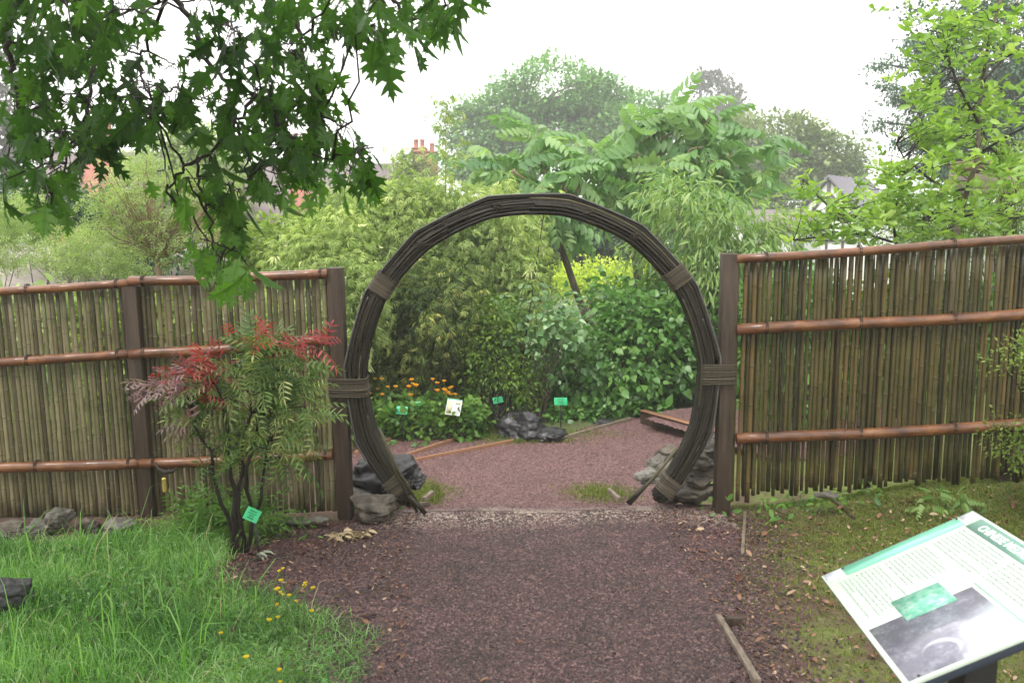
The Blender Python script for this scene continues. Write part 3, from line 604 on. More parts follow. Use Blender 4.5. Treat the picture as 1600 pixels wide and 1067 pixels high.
# ------------------------------------------------------------------ EDGING BOARDS
M_BOARD = mat('weathered_edging_timber', [(.09, .07, .05), (.16, .125, .095), (.24, .2, .16)], 12, .7, .3, .5, 70, (4, 1, 4), pos=[.3, .5, .7])
M_BOARD_O = mat('orange_brown_timber', [(.2, .1, .055), (.32, .17, .1)], 10, .65, .3, .3, 60, (4, 1, 4))
def board(p0, p1, h, wd, label, mt=M_BOARD, sink=.03, group=None, top=.0):
    p0 = np.array(p0, float); p1 = np.array(p1, float); d = nrm(p1-p0); s = nrm(np.cross(d, [0, 0, 1.])); u = np.cross(s, d); L = np.linalg.norm(p1-p0)
    t = thing('edging_board', (p0+p1)/2, label, 'edging board', group); g = Geo(); g.box((p0+p1)/2+u*(h/2-sink+top), (wd, L, h), np.stack([s, d, u], 1), bev=.003); g.build('board', mt, t); return t, s, d
t, s, d = board(gnd(1122, 968), gnd(1184, 1072), .06, .028, 'weathered grey edging board beside the mossy bank at bottom right')
g = Geo(); p = gnd(1146, 978); g.box(p+[0, 0, .01], (.07, .03, .07), bev=.003); g.build('stake', M_POST, t)
board(gnd(1160, 866), gnd(1164, 800), .03, .02, 'thin sunken edging board between gravel and moss', M_BOARD, .022)
zf = lambda px, py, z=-.44: np.array([*zflat(px, py, z), z])
board(zf(590, 728), zf(728, 681), .05, .026, 'upper orange-brown step edge crossing the lower path', M_BOARD_O, .02, 'step edges on the lower path')
board(zf(640, 722), zf(802, 690), .05, .026, 'longer orange-brown step edge ending at the black boulder', M_BOARD_O, .02, 'step edges on the lower path')
board(zf(555, 712), zf(610, 690), .07, .035, 'short orange-brown step edge seen through the left of the ring', M_BOARD_O, .02, 'step edges on the lower path')
board(zf(700, 686), zf(740, 681), .1, .1, 'dark sleeper end beside the information board post', M_POST, .03)
board(zf(862, 692), zf(985, 657), .07, .03, 'dark edging board along the bush side of the lower path', M_BOARD, .03)
t, s, d = board(zf(1003, 660), zf(1195, 716), .17, .05, 'thick retaining board holding up the terrace on the right', M_POST, .03)
p0 = zf(1003, 660); p1 = zf(1195, 716); g = Geo(); s_ = nrm(np.cross(nrm(p1-p0), [0, 0, 1.])); g.box((p0+p1)/2+[0, 0, .148], (.085, np.linalg.norm(p1-p0), .014), np.stack([s_, nrm(p1-p0), [0, 0, 1]], 1)); g.build('cap', M_BOARD_O, t)
board(on(640, 787, 5.66), on(672, 786, 5.66), .03, .02, 'short board end by the left foot of the ring', M_BOARD, .02)
t, s, d = board(on(662, 783, 5.6), on(676, 772, 5.75), .03, .03, 'small peg of wood on the turf right of the left foot', M_BOARD, .0)
t, s, d = board(on(951, 768, 5.8), on(968, 783, 5.62), .03, .025, 'small slanting board end left of the right foot', M_BOARD, .0)
board(gnd(1300, 782), gnd(1335, 812), .02, .018, 'thin dark stick lying on the moss near the flat grey stone', M_POST, .0)
# ------------------------------------------------------------------ LABEL SIGNS
M_GREEN = mat('green_label_plate', [(.02, .35, .13), (.03, .42, .17)], 3, .3, .5)
M_MINT = mat('mint_label_plate', [(.08, .5, .3), (.1, .56, .34)], 3, .3, .5)
M_STAKE = mat('dark_stake_metal', [(.012, .012, .012), (.03, .03, .028)], 20, .5)
M_PRINT = mat('dark_print', [(.01, .1, .05)], 1, .5)
def label_sign(px, py, Y, w_, h_, lean, turn, roll, label, pm=M_GREEN, stake_dx=0.):
    c = at(px, py, Y); gz = float(H(c[0], Y)); t = thing('plant_label', (c[0], Y, gz), label, 'plant label', 'small green plant labels on stakes')
    Rm = np.array((Matrix.Rotation(turn, 3, 'Z')@Matrix.Rotation(lean, 3, 'X')@Matrix.Rotation(roll, 3, 'Y')).col).T if False else np.array(Matrix.Rotation(turn, 3, 'Z')@Matrix.Rotation(-lean, 3, 'X')@Matrix.Rotation(roll, 3, 'Y'))
    g = Geo(); g.box(c, (w_, .004, h_), Rm, bev=.0012); pl = g.build('plate', pm, t)
    g = Geo(); r = np.random.default_rng(int(px))
    for k, (zz, ww) in enumerate(((.28, .5), (.08, .62), (-.1, .3), (-.28, .45))):
        x = -ww/2
        while x < ww/2-.03:
            L = r.uniform(.04, .11); g.box(c+Rm@np.array([(x+L/2)*w_, -.0026, zz*h_]), (L*w_, .0006, h_*(.09 if k != 1 else .07)), Rm); x += L+.02
    g.build('print', M_PRINT, pl)
    Geo().tube([(c[0]+stake_dx*.2, Y+.006, c[2]-.01), (c[0]+stake_dx, Y+.01, gz-.05)], .006, 8).build('stake', M_STAKE, t, True); return t
label_sign(394, 804, 4.62, .085, .075, .5, .25, .5, 'bright green plant label on a dark stake at the foot of the red-tipped shrub', M_GREEN, .03)
label_sign(628, 641, 8.75, .12, .085, .35, -.1, .05, 'pale mint label half hidden by leaves, leftmost beyond the gate', M_MINT)
label_sign(652, 631, 9.0, .1, .05, .4, -.1, -.1, 'dark green label under the orange flowers', M_GREEN)
label_sign(778, 625, 9.3, .12, .07, .4, .35, -.1, 'small green label behind the large black boulder', M_GREEN)
label_sign(876, 627, 9.25, .15, .085, .3, .1, .02, 'green label on a tall stake right of the black boulder', M_GREEN)
# framed information sheet beyond the gate
M_WHITE = mat('white_printed_sheet', [(.6, .63, .66), (.75, .77, .8)], 4, .3, .5)
def pic_mat(name, cols, scale, pos=None): return mat(name, cols, scale, .3, .5, pos=pos)
t = thing('information_board', (*at(709, 636, 8.85)[:2], -.45), 'white information sheet on a metal post beside the orange flowers', 'sign')
c = at(709, 636, 8.85); Rm = np.array(Matrix.Rotation(-.15, 3, 'Z')@Matrix.Rotation(-.45, 3, 'X')@Matrix.Rotation(.12, 3, 'Y'))
g = Geo(); g.box(c, (.165, .008, .18), Rm, bev=.002); pn = g.build('panel', M_WHITE, t)
g = Geo(); g.box(c+Rm@np.array([-.045, -.005, -.005]), (.06, .001, .15), Rm); g.box(c+Rm@np.array([.04, -.005, .05]), (.06, .001, .04), Rm); g.build('picture', pic_mat('sheet_picture', [(.1, .2, .15), (.5, .5, .3), (.6, .62, .66)], 45), pn)
g = Geo()
for k in range(9): g.box(c+Rm@np.array([.038, -.005, .02-k*.011]), (.065, .001, .004), Rm)
g.build('print', mat('grey_print', [(.25, .28, .3)], 1, .5), pn)
Geo().box(c+Rm@np.array([0, -.005, .083]), (.16, .001, .01), Rm).build('header', M_GREEN, pn)
g = Geo(); g.tube([c+[.02, .02, -.02], (c[0]+.03, c[1]+.03, -.5)], .012, 8); g.build('post', M_STAKE, t, True)
# ------------------------------------------------------------------ LARGE INFORMATION PANEL (front right)
A_, B_, D_, C_ = [np.array(q)+[0, 0, CAMZ] for q in ([.8472, 2.1808, -.9834], [1.2396, 2.1549, -.7895], [.7826, 1.5552, -.9361], [1.1749, 1.5293, -.7421])]
eu = nrm(D_-A_); ev = B_-A_; ev = nrm(ev-eu*(ev@eu)); en = np.cross(eu, ev); Lu, Lv = .631, .438
if en[2] < 0: en = -en
Rp = np.stack([eu, ev, en], 1)
ct = A_+eu*Lu/2+ev*Lv/2; gz = float(H(ct[0], ct[1]))
ip = thing('interpretive_sign', (ct[0], ct[1], gz), 'large tilted information panel with mint band and dark garden picture, bottom right', 'sign')
PP = lambda u, v, h=0.: A_+eu*u+ev*v+en*h
M_PANEL = mat('cream_panel_laminate', [(.54, .64, .54), (.6, .7, .6)], 2, .25, .5, coat=.2)
g = Geo(); g.box(PP(Lu/2, Lv/2, -.004), (Lu, Lv, .008), Rp, bev=.0015); pnl = g.build('panel', M_PANEL, ip)
g = Geo(); g.box(PP(Lu/2, Lv/2, -.017), (Lu-.004, Lv-.004, .017), Rp, bev=.002); g.build('backing_tray', mat('dark_blue_metal_tray', [(.025, .035, .05), (.04, .05, .07)], 9, .35), ip)
def flat(name, rects, mt, parent=pnl, h=.0008):
    g = Geo()
    for (u0, u1, v0, v1) in rects: g.box(PP((u0+u1)/2, (v0+v1)/2, h), (abs(u1-u0), abs(v1-v0), .0006), Rp)
    return g.build(name, mt, parent)
flat('mint_band', [(.004, .06, .058, .39)], mat('mint_print', [(.22, .62, .45), (.25, .66, .48)], 3, .25, coat=.3))  # print colour raised paler to stand in for glare on the panel
flat('logo', [(.004, .06, .006, .052)], mat('pale_logo_print', [(.7, .72, .78), (.6, .62, .7)], 60, .3)); flat('logo', [(.004, .06, .396, .434)], bpy.data.materials['pale_logo_print'])
flat('title_band', [(.07, .625, .384, .43)], mat('grey_green_print', [(.24, .46, .38), (.28, .5, .42)], 3, .25, coat=.3))  # band colour lifted as painted glare
def text_mesh(s, size, u, v, h, mt, parent, name, align='LEFT'):
    cu = bpy.data.curves.new('t', 'FONT'); cu.body = s; cu.size = size; cu.extrude = .0002; cu.align_x = align; cu.resolution_u = 3; cu.offset = size*.012
    o = bpy.data.objects.new('t', cu); sc.collection.objects.link(o); dg = bpy.context.evaluated_depsgraph_get(); me = bpy.data.meshes.new_from_object(o.evaluated_get(dg))
    V = np.array([x_.co[:] for x_ in me.vertices]); F = {}
    for p_ in me.polygons: F.setdefault(len(p_.vertices), []).append(list(p_.vertices))
    bpy.data.objects.remove(o); gg = Geo().add(V@Rp.T+PP(u, v, h), list(F.values())); return gg.build(name, mt, parent)
text_mesh('CHINESE MEDICINE', .033, .112, .396, .0014, mat('white_print', [(.85, .88, .86)], 1, .4), pnl, 'title')
rt = np.random.default_rng(5); rects = []
def para(u0, u1, v0, v1, lead=.0118):
    v = v1
    while v > v0:
        u = u0; end = u1-rt.uniform(0, .02)*(rt.uniform() < .9)
        if rt.uniform() < .09: end = u0+(u1-u0)*rt.uniform(.3, .8)
        while u < end-.004:
            L = min(rt.uniform(.006, .02), end-u); hgt = .005
            # a word: several letter strokes
            rects.append((u, u+L*.96, v, v+hgt)); u += L+.0042
        v -= lead
M_TXT = (mat('grey_body_print', [(.3, .38, .34), (.62, .7, .63)], 300, .4, pos=[.42, .6]))
for q_ in ((.078, .33, .02, .135), (.082, .262, .155, .262), (.085, .33, .278, .37), (.345, .585, .288, .37)): rects.clear(); para(*q_); flat('paragraph', rects, M_TXT)
flat('rule', [(.36, .6, .272, .2745)], bpy.data.materials['mint_print'])
def engrave():
    m, n, out = newmat('garden_engraving_print'); tc = n.nodes.new('ShaderNodeNewGeometry').outputs['Position']
    big = noise(n, 22, 4, .6); fine = noise(n, 110, 8, .85)
    f = mixc(n, .5, big, fine); blobs = ramp(n, [(.19, .185, .24), (.25, .245, .31), (.42, .42, .5), (.62, .64, .7)], [.3, .5, .6, .72], f)  # picture darks lifted in colour to imitate glare on the laminate
    # pale sky fades in towards the top right corner of the picture
    def dist(p, r0, r1):
        d_ = n.nodes.new('ShaderNodeVectorMath'); d_.operation = 'DISTANCE'; n.links.new(tc, d_.inputs[0]); d_.inputs[1].default_value = tuple(p)
        mr = n.nodes.new('ShaderNodeMapRange'); n.links.new(d_.outputs['Value'], mr.inputs[0]); mr.inputs[1].default_value = r0; mr.inputs[2].default_value = r1; mr.inputs[3].default_value = 1; mr.inputs[4].default_value = 0; mr.interpolation_type = 'SMOOTHSTEP'; return mr.outputs[0]
    c = mixc(n, dist(PP(.6, .29), .1, .17), blobs, (.62, .65, .74)); c = mixc(n, dist(PP(.56, .11), .035, .045), c, mixc(n, dist(PP(.567, .104), .034, .042), (.6, .62, .68), blobs))
    b = n.nodes.new('ShaderNodeBsdfPrincipled'); n.links.new(c, b.inputs['Base Color']); b.inputs['Roughness'].default_value = .25; b.inputs['Coat Weight'].default_value = .4; n.links.new(b.outputs[0], out.inputs[0]); return m
flat('garden_picture', [(.372, .622, .012, .262)], engrave(), h=.0008)
flat('leaf_photo', [(.292, .402, .095, .215)], pic_mat('leaf_photo_print', [(.1, .4, .26), (.2, .55, .4), (.5, .64, .58)], 60, [.35, .5, .68]), h=.0016)  # leaf print also paled in colour to suggest glare
g = Geo()
for (u, v) in ((.012, .06), (.012, .388), (.618, .035), (.618, .4)): Geo().tube([PP(u, v, .0005), PP(u, v, .003)], .0032, 8).build('screw', M_STAKE, pnl)
g = Geo(); pm_ = PP(Lu*.72, Lv*.5, -.03); g.box(pm_, (.16, .12, .012), Rp, bev=.002); g.build('bracket', M_STAKE, ip)
g = Geo(); g.box(((pm_[0]+.0), pm_[1], (pm_[2]+gz-.1)/2-.01), (.07, .07, pm_[2]-gz+.06), bev=.004); g.build('post', M_STAKE, ip)
# ------------------------------------------------------------------ PLANTS BEYOND THE FENCE
BARK = mat('brown_bark', [(.05, .04, .03), (.13, .1, .075), (.22, .18, .14)], 14, .8, .3, .6, 50, (1, 1, .3), pos=[.3, .5, .75])
BARK_T = mat('tan_smooth_bark', [(.16, .11, .065), (.3, .21, .13)], 12, .7, .3, .3, 40)
BARK_D = mat('dark_wet_bark', [(.008, .006, .005), (.028, .019, .014)], 20, .6, .25, .5, 60)
CULM = mat('green_bamboo_culm', [(.12, .13, .05), (.24, .24, .1)], 6, .5)
L_BAMB = leafmat('yellow_green_bamboo_leaf', [(.14, .22, .06), (.29, .4, .13), (.47, .56, .24), (.64, .66, .38)], .5, .4, pos=[0, .4, .8, 1])  # leaf colours paled so they carry some mid-distance haze
L_BAMBD = leafmat('dark_bamboo_leaf', [(.03, .055, .012), (.08, .14, .03), (.22, .29, .07), (.6, .56, .2)], .5, .3, pos=[0, .4, .75, 1])
L_AIRY = leafmat('pale_airy_leaf', [(.14, .22, .06), (.26, .36, .12), (.42, .5, .22)], .5, .4)
L_COMP = leafmat('large_compound_leaf', [(.06, .15, .05), (.15, .28, .1), (.33, .46, .2)], .4, .4, .4)  # lightened too, haze painted into the colour
L_BROAD = leafmat('broad_green_leaf', [(.035, .11, .02), (.09, .22, .045), (.17, .33, .075), (.32, .46, .14)], .38, .35, .5, pos=[0, .45, .85, 1])  # lightened likewise to look hazier behind the gate
L_SILV = leafmat('blue_green_round_leaf', [(.07, .17, .06), (.15, .28, .12), (.36, .5, .3)], .4, .35, .5)
L_BRIGHT = leafmat('bright_fine_leaf', [(.045, .1, .012), (.11, .2, .025), (.22, .33, .05)], .45, .4)
L_PEACH = leafmat('drooping_pale_leaf', [(.08, .18, .04), (.2, .32, .09), (.38, .47, .2)], .42, .4, .5)
L_CHART = leafmat('chartreuse_hedge_leaf', [(.22, .32, .03), (.4, .5, .06), (.55, .62, .12)], .5, .4)
L_OAKF = leafmat('distant_oak_leaf', [(.06, .17, .04), (.12, .27, .07), (.2, .38, .11)], .6, .3)
L_ROUND = leafmat('distant_olive_leaf', [(.08, .14, .04), (.15, .22, .07), (.27, .32, .13)], .6, .3)
L_CON = leafmat('dark_conifer_needles', [(.03, .075, .045), (.05, .12, .07), (.09, .18, .1)], .6, .2)
L_CONF = leafmat('grey_pine_needles', [(.045, .055, .045), (.09, .1, .085)], .6, .15)
L_MAGN = leafmat('fresh_green_oval_leaf', [(.1, .2, .03), (.2, .34, .06), (.32, .46, .1), (.5, .6, .22)], .38, .45, .5, pos=[0, .45, .85, 1])
L_HEDG = leafmat('dark_hedge_leaf', [(.015, .045, .015), (.035, .085, .03), (.07, .14, .05)], .5, .25)
L_SMALL = leafmat('small_yellowish_leaf', [(.08, .15, .02), (.17, .26, .04), (.3, .38, .1)], .45, .4)
L_COVER = leafmat('ground_cover_leaf', [(.04, .12, .02), (.1, .22, .035), (.2, .34, .07)], .45, .35)
def gb(px, Y): p = at(px, 500, Y); return (p[0], Y, float(H(p[0], Y)))
# bamboo clumps seen through and over the ring
plant('bamboo', 'dense dark bamboo clump with yellowish leaf tips, seen through the left half of the ring', 'bamboo', gb(660, 9.7),
      [BL(650, 560, 10.0, 90, 75, .55), BL(700, 500, 9.8, 75, 80, .6), BL(625, 600, 9.9, 50, 60, .4), BL(730, 600, 9.9, 40, 70, .4), BL(670, 450, 9.9, 70, 50, .5), BL(670, 620, 9.9, 70, 40, .3)],
      850, .15, 18, .1, T_SPRAY, L_BAMBD, CULM, nbr=110, br=.008, droop=.8, shell=.3, leafname='foliage', stemname='culms', up=.1)
pb = dict(tm=T_SPRAY, mleaf=L_BAMB, mbark=CULM, br=.008, droop=.75, shell=.3, leafname='foliage', stemname='culms', up=.1)
plant('bamboo', 'pale yellow-green feathery bamboo rising above the upper left arc of the ring', 'bamboo', gb(650, 10.6),
      [BL(620, 400, 10.6, 95, 110, .8), BL(700, 385, 10.7, 90, 95, .8), BL(560, 380, 10.6, 60, 90, .6), BL(650, 320, 10.8, 55, 35, .5), BL(770, 400, 10.8, 70, 90, .7), BL(570, 520, 10.4, 60, 80, .5)],
      1200, .2, 17, .105, nbr=170, **pb)
plant('bamboo', 'pale bamboo filling the space behind the ring centre with arching tips', 'bamboo', gb(800, 11.4),
      [BL(790, 420, 11.4, 65, 80, .7), BL(815, 370, 11.5, 35, 50, .5), BL(800, 480, 11.2, 55, 50, .5), BL(760, 345, 11.6, 60, 40, .6)], 600, .2, 17, .105, nbr=90, **pb)
plant('bamboo', 'light bamboo between the left fence end and the ring', 'bamboo', gb(500, 9.4),
      [BL(530, 400, 9.4, 50, 90, .5), BL(470, 420, 9.5, 60, 60, .5), BL(560, 480, 9.2, 40, 90, .4), BL(480, 560, 9.4, 60, 110, .5)], 400, .19, 17, .1, nbr=60, **pb)
def culm_tall(px, ytop, Y, lean, label, n=5):
    base = np.array(gb(px, Y)); t = thing('bamboo_shoot', base, label, 'bamboo', 'tall bare bamboo shoots'); top = at(px+lean, ytop, Y); r = np.random.default_rng(px)
    P = bezier(base, top, .02, 24); Geo().tube(P, np.linspace(.016, .004, 24), 7).build('culm', BARK_D if n == 4 else CULM, t, True); g = Geo(); gt = Geo()
    idx = np.arange(9, 24); C = []
    for i in idx:
        for k in range(2):
            e = P[i]+np.array([r.normal()*.18, r.normal()*.15, .1+abs(r.normal())*.1])*(1.1-.03*i); gt.tube([P[i], (P[i]+e)/2+[0, 0, .03], e], .003, 4); C.append(e)
    cloud(g, np.array(C), .12, n, .12, T_SPRAY, .4, r=r); g.build('foliage', L_BAMB, t); gt.build('twigs', CULM, t); return t
culm_tall(692, 165, 10.2, 5, 'tallest thin bamboo shoot reaching above the chimney roof', 6)
culm_tall(640, 245, 10.3, -20, 'shorter bamboo shoot leaning left of the tallest one', 6)
culm_tall(760, 290, 10.3, 30, 'bamboo shoot leaning right over the top of the ring', 5)
culm_tall(545, 290, 9.6, -15, 'bamboo shoot above the end post of the left fence', 5)
culm_tall(800, 300, 9.6, 55, 'slender dark shoot slanting behind the arch towards the right', 4)
plant('shrub', 'bright green fine-leaved upright shrub in the middle of the ring', 'shrub', gb(785, 9.3), [BL(780, 560, 9.6, 45, 75, .35), BL(770, 500, 9.6, 50, 30, .3), BL(805, 590, 9.6, 45, 45, .3), BL(745, 540, 9.6, 30, 50, .3)],
      230, .15, 26, .05, t_kite(.5), L_BRIGHT, BARK_D, nbr=30, br=.008, leafname='foliage')
plant('shrub', 'sparse shrub with round blue-green leaves on thin brown stems', 'shrub', gb(835, 9.7), [BL(850, 540, 9.7, 65, 70, .4), BL(800, 500, 9.7, 30, 35, .3), BL(890, 500, 9.7, 40, 50, .3), BL(860, 480, 9.8, 30, 30, .3)],
      120, .16, 7, .078, T_BROAD, L_SILV, BARK, nbr=26, br=.008, leafname='foliage', up=.2)
plant('shrub', 'large broad-leaved green bush in the right half of the ring', 'shrub', gb(1000, 10.4), [BL(980, 585, 10.3, 85, 42, .5), BL(1050, 560, 10.5, 70, 60, .6), BL(930, 608, 10.1, 55, 26, .4), BL(1010, 520, 10.6, 85, 55, .6), BL(1080, 500, 10.6, 60, 60, .6), BL(985, 500, 10.8, 45, 40, .5), BL(1100, 585, 10.6, 45, 36, .4), BL(890, 560, 10.2, 50, 55, .5), BL(860, 600, 10.2, 45, 30, .4)],
      850, .19, 14, .086, T_BROAD, L_BROAD, BARK, nbr=70, br=.012, leafname='foliage', droop=.5)
plant('shrub', 'leafy green bush rising behind the broad-leaved bush and post', 'shrub', gb(1150, 11.2), [BL(1120, 450, 11.2, 90, 70, .8), BL(1060, 470, 11.4, 70, 50, .7), BL(1200, 480, 11, 110, 80, .8), BL(1170, 580, 10.8, 130, 70, .7), BL(980, 470, 11.6, 70, 30, .5)],
      560, .24, 13, .11, T_OVAL, L_BROAD, BARK, nbr=50, br=.014, leafname='foliage', droop=.4)
plant('shrub', 'pale shrub with long drooping leaves over the right shoulder of the ring', 'shrub', gb(1110, 10.6), [BL(1090, 330, 10.6, 70, 50, .6), BL(1040, 300, 10.6, 45, 25, .4), BL(1150, 370, 10.6, 60, 45, .6), BL(1110, 420, 10.4, 50, 50, .5), BL(1010, 390, 10.8, 28, 30, .3), BL(1180, 400, 10.4, 50, 40, .5), BL(1220, 350, 10.6, 30, 30, .3)],
      230, .2, 14, .125, T_PEACH, L_PEACH, BARK, nbr=35, br=.01, leafname='foliage', droop=.75, outw=.5, up=.25)
# big compound-leaved tree with two bent trunks
def rosettes(pts, n, size, spread=.35):
    def f(g, r):
        for (px, py, Y) in pts:
            c = at(px, py, Y); a = np.arange(n)/n*6.283+r.uniform(0, 6); D = np.stack([np.cos(a), np.sin(a), r.uniform(-.9, .9, n)], 1)
            g.leaves(np.repeat(c[None], n, 0)+D*.02, D, np.array([0, 0, 1.])+.5*r.normal(size=(n, 3)), size*r.uniform(.75, 1.2, n), T_COMP, np.clip(r.uniform(0, 1)*.5+r.uniform(0, .5, n), 0, 1))
    return f
def big_leaf_tree(label, trunk, pts, seedn, px, Y, tr=.07, size=.5):
    t = thing('compound_leaf_tree', gb(px, Y), label, 'tree'); r = np.random.default_rng(seedn); g = Geo(); rosettes([(a_+dx, b_+dy, c_) for (a_, b_, c_) in pts for dx, dy in ((0, 0), (float(r.normal()*24), float(r.normal()*18)))], 5, size)(g, r); g.build('crown', L_COMP, t)
    tk = np.array([gb(px, Y)]+[at(*q) for q in trunk]); tt = np.linspace(0, 1, 30); P2 = np.stack([np.interp(tt, np.linspace(0, 1, len(tk)), tk[:, k]) for k in range(3)], 1)
    for _ in range(2): P2[1:-1] = (P2[:-2]+P2[1:-1]*2+P2[2:])/4
    Geo().tube(P2, np.linspace(tr, tr*.5, 30), 10).build('trunk', BARK, t, True); gb_ = Geo()
    for q in pts:
        c = at(*q); d = np.linalg.norm(P2-c, axis=1)+np.where(P2[:, 2] > c[2]-.1, 1.2, 0)+np.where(tt < .5, 3, 0); s = P2[int(np.argmin(d))]
        gb_.tube(bezier(s, c, -.05, 8, .03, r), np.linspace(.03, .012, 8), 6, .5)
    gb_.build('branches', BARK_T, t, True); return t
big_leaf_tree('tree with large drooping compound leaves on a bent trunk seen through the ring', [(935, 540, 12), (905, 470, 12), (885, 410, 12), (872, 375, 12), (880, 340, 12)],
   [(800, 265, 12), (840, 235, 12.3), (880, 270, 11.7), (820, 300, 11.8), (860, 320, 11.6), (905, 300, 12.4), (780, 245, 12.5), (850, 280, 12.4), (920, 255, 12), (890, 345, 11.8), (835, 210, 12.8), (900, 225, 12.6), (790, 290, 12.2)], 1, 945, 12.0)
big_leaf_tree('tallest large-leaved tree with forked trunk above the right arc of the ring', [(998, 430, 12.8), (990, 380, 12.8), (978, 320, 12.8), (980, 270, 12.8)],
   [(960, 270, 12.8), (1000, 240, 12.6), (1040, 255, 12.3), (1060, 215, 12.8), (1100, 230, 12.5), (1020, 190, 13), (1080, 180, 13), (1110, 185, 12.9), (980, 210, 13.1), (1130, 270, 12.3), (1090, 290, 12.1), (1040, 300, 12.2), (990, 305, 12.4), (1150, 240, 12.6), (1160, 310, 12.3), (1045, 170, 13.2), (950, 300, 12.6), (1185, 270, 12.5), (1010, 270, 13.2), (1070, 260, 13.3)], 2, 1002, 12.8, .09, .56)
plant('hedge', 'low chartreuse clipped hedge behind the ring on the right', 'hedge', gb(960, 19), [BL(915, 440, 19, 60, 22, .7), BL(985, 437, 19, 60, 24, .7), BL(1060, 440, 19, 60, 22, .7), BL(1120, 445, 19, 60, 22, .7)], 420, .3, 22, .09, t_kite(.55), L_CHART, BARK, nbr=12, leafname='foliage', droop=0)
plant('tree', 'dark evergreen mass behind the chartreuse hedge', 'tree', gb(920, 25), [BL(900, 385, 25, 60, 50, 1.2), BL(960, 370, 25, 60, 60, 1.4), BL(1030, 385, 25, 70, 50, 1.2), BL(850, 380, 25, 60, 60, 1.2)], 420, .5, 24, .2, t_kite(.55), L_HEDG, BARK, trunk=[gb(920, 25), at(940, 340, 25)], tr=.2, nbr=20, br=.05)
# distant trees
def bigtree(name, label, px, Y, blobs, ncl, cr, per, sz, leaf, group=None, bark=BARK, tr=.4, nbr=50, br=.1, **k):
    bs = [BL(*b) for b in blobs]; c = np.mean([b[:3] for b in bs], 0); base = gb(px, Y)
    top = np.array([c[0], Y, c[2]+.0]); return plant(name, label, 'tree', base, bs, ncl, cr, per, sz, t_kite(.6), leaf, bark, trunk=[base, (np.array(base)+top)/2+[.1, 0, 0], top], tr=tr, nbr=nbr, br=br, droop=.1, shell=.72, group=group, flat=.5, upn=2.2, **k)
bigtree('oak_tree', 'tall spreading pale oak on the skyline above the ring', 860, 52, [(860, 140, 52, 85, 42, 3), (800, 180, 52, 55, 40, 2.5), (925, 160, 52, 50, 35, 2.5), (745, 200, 52, 42, 35, 2.2), (735, 240, 52, 55, 35, 2.2), (850, 210, 52, 90, 40, 3), (935, 200, 52, 50, 40, 2.5), (780, 250, 52, 70, 40, 2.6), (720, 180, 52, 26, 18, 1.2)], 330, 1.05, 100, .27, L_OAKF)
bigtree('rounded_tree', 'broad rounded olive-green tree at the skyline right of the large-leaved trees', 1210, 46, [(1210, 240, 46, 80, 55, 3), (1280, 250, 46, 55, 42, 2.5), (1150, 235, 46, 60, 45, 2.5), (1230, 300, 46, 90, 45, 3), (1140, 290, 46, 70, 50, 3), (1310, 280, 46, 40, 30, 2)], 320, .95, 100, .24, L_ROUND)
bigtree('pine_tree', 'small greyish pine far off on the skyline between the trees', 1120, 85, [(1120, 150, 85, 34, 30, 2), (1100, 130, 85, 18, 14, 1.5), (1145, 165, 85, 20, 18, 1.5), (1110, 190, 85, 50, 25, 2)], 150, 1.0, 26, .45, L_CONF, tr=.4, nbr=25)
bigtree('tree', 'pale round tree between the oak and the grey pine', 1010, 60, [(1010, 190, 60, 60, 40, 3), (1060, 200, 60, 50, 45, 3), (980, 240, 60, 60, 50, 3)], 260, 1.0, 30, .3, L_OAKF)
bigtree('conifer_tree', 'tall dark conifer with horizontal boughs at the upper right', 1560, 25, [(1540, 110, 25, 90, 100, 1.8), (1620, 60, 25, 140, 130, 2), (1500, 180, 25, 90, 60, 1.6), (1470, 30, 25, 45, 40, 1), (1580, 240, 25, 120, 60, 2), (1700, 200, 25, 120, 160, 2)], 800, .5, 60, .13, L_CON, nbr=80, br=.05, tr=.3)
def boughs(label, lst):
    t = thing('conifer_tree', gb(1640, 24), label, 'tree'); r = np.random.default_rng(9); g = Geo(); gw = Geo(); base = at(1640, 200, 24)
    gw2 = Geo().tube([gb(1640, 24), at(1640, 300, 24), at(1640, -60, 24)], [.3, .25, .1], 10)
    for (x0, y0, x1, y1) in lst:
        a_, b_ = at(x0, y0, 24), at(x1, y1, 24); P = bezier(a_, b_, .04, 14); gw.tube(np.concatenate([[at(1640, y0+20, 24)], P]), np.linspace(.08, .01, 15), 5); C = P[3:]+r.normal(size=(11, 3))*[.1, .2, .05]
        C = np.concatenate([C, C+r.normal(size=(11, 3))*[.15, .3, .08]]); cloud(g, C, .3, 46, .11, t_kite(.4), .25, .5, .4, r=r)
    g.build('crown', L_CON, t); gw2.build('trunk', BARK_D, t, True); gw.build('branches', BARK_D, t, True)
boughs('conifer boughs reaching far left over the white house at upper right', [(1520, 130, 1358, 98), (1520, 215, 1365, 190), (1500, 170, 1395, 155), (1500, 250, 1400, 225), (1480, 90, 1425, 60), (1520, 280, 1430, 262), (1500, 190, 1380, 130)])
bigtree('conifer_tree', 'dark grey conifer behind the oak leaves at the far left', 30, 40, [(30, 200, 40, 60, 60, 2), (0, 150, 40, 60, 60, 2), (60, 260, 40, 60, 50, 2), (-60, 220, 40, 90, 90, 3), (30, 310, 40, 90, 40, 2)], 330, .7, 30, .26, L_CONF, tr=.4)
bigtree('tree', 'yellow-green tree in front of the brick chimneys on the left', 300, 26, [(330, 250, 26, 50, 45, 1.3), (290, 240, 26, 40, 35, 1.2), (250, 275, 26, 50, 40, 1.3)], 240, .4, 30, .15, L_AIRY)
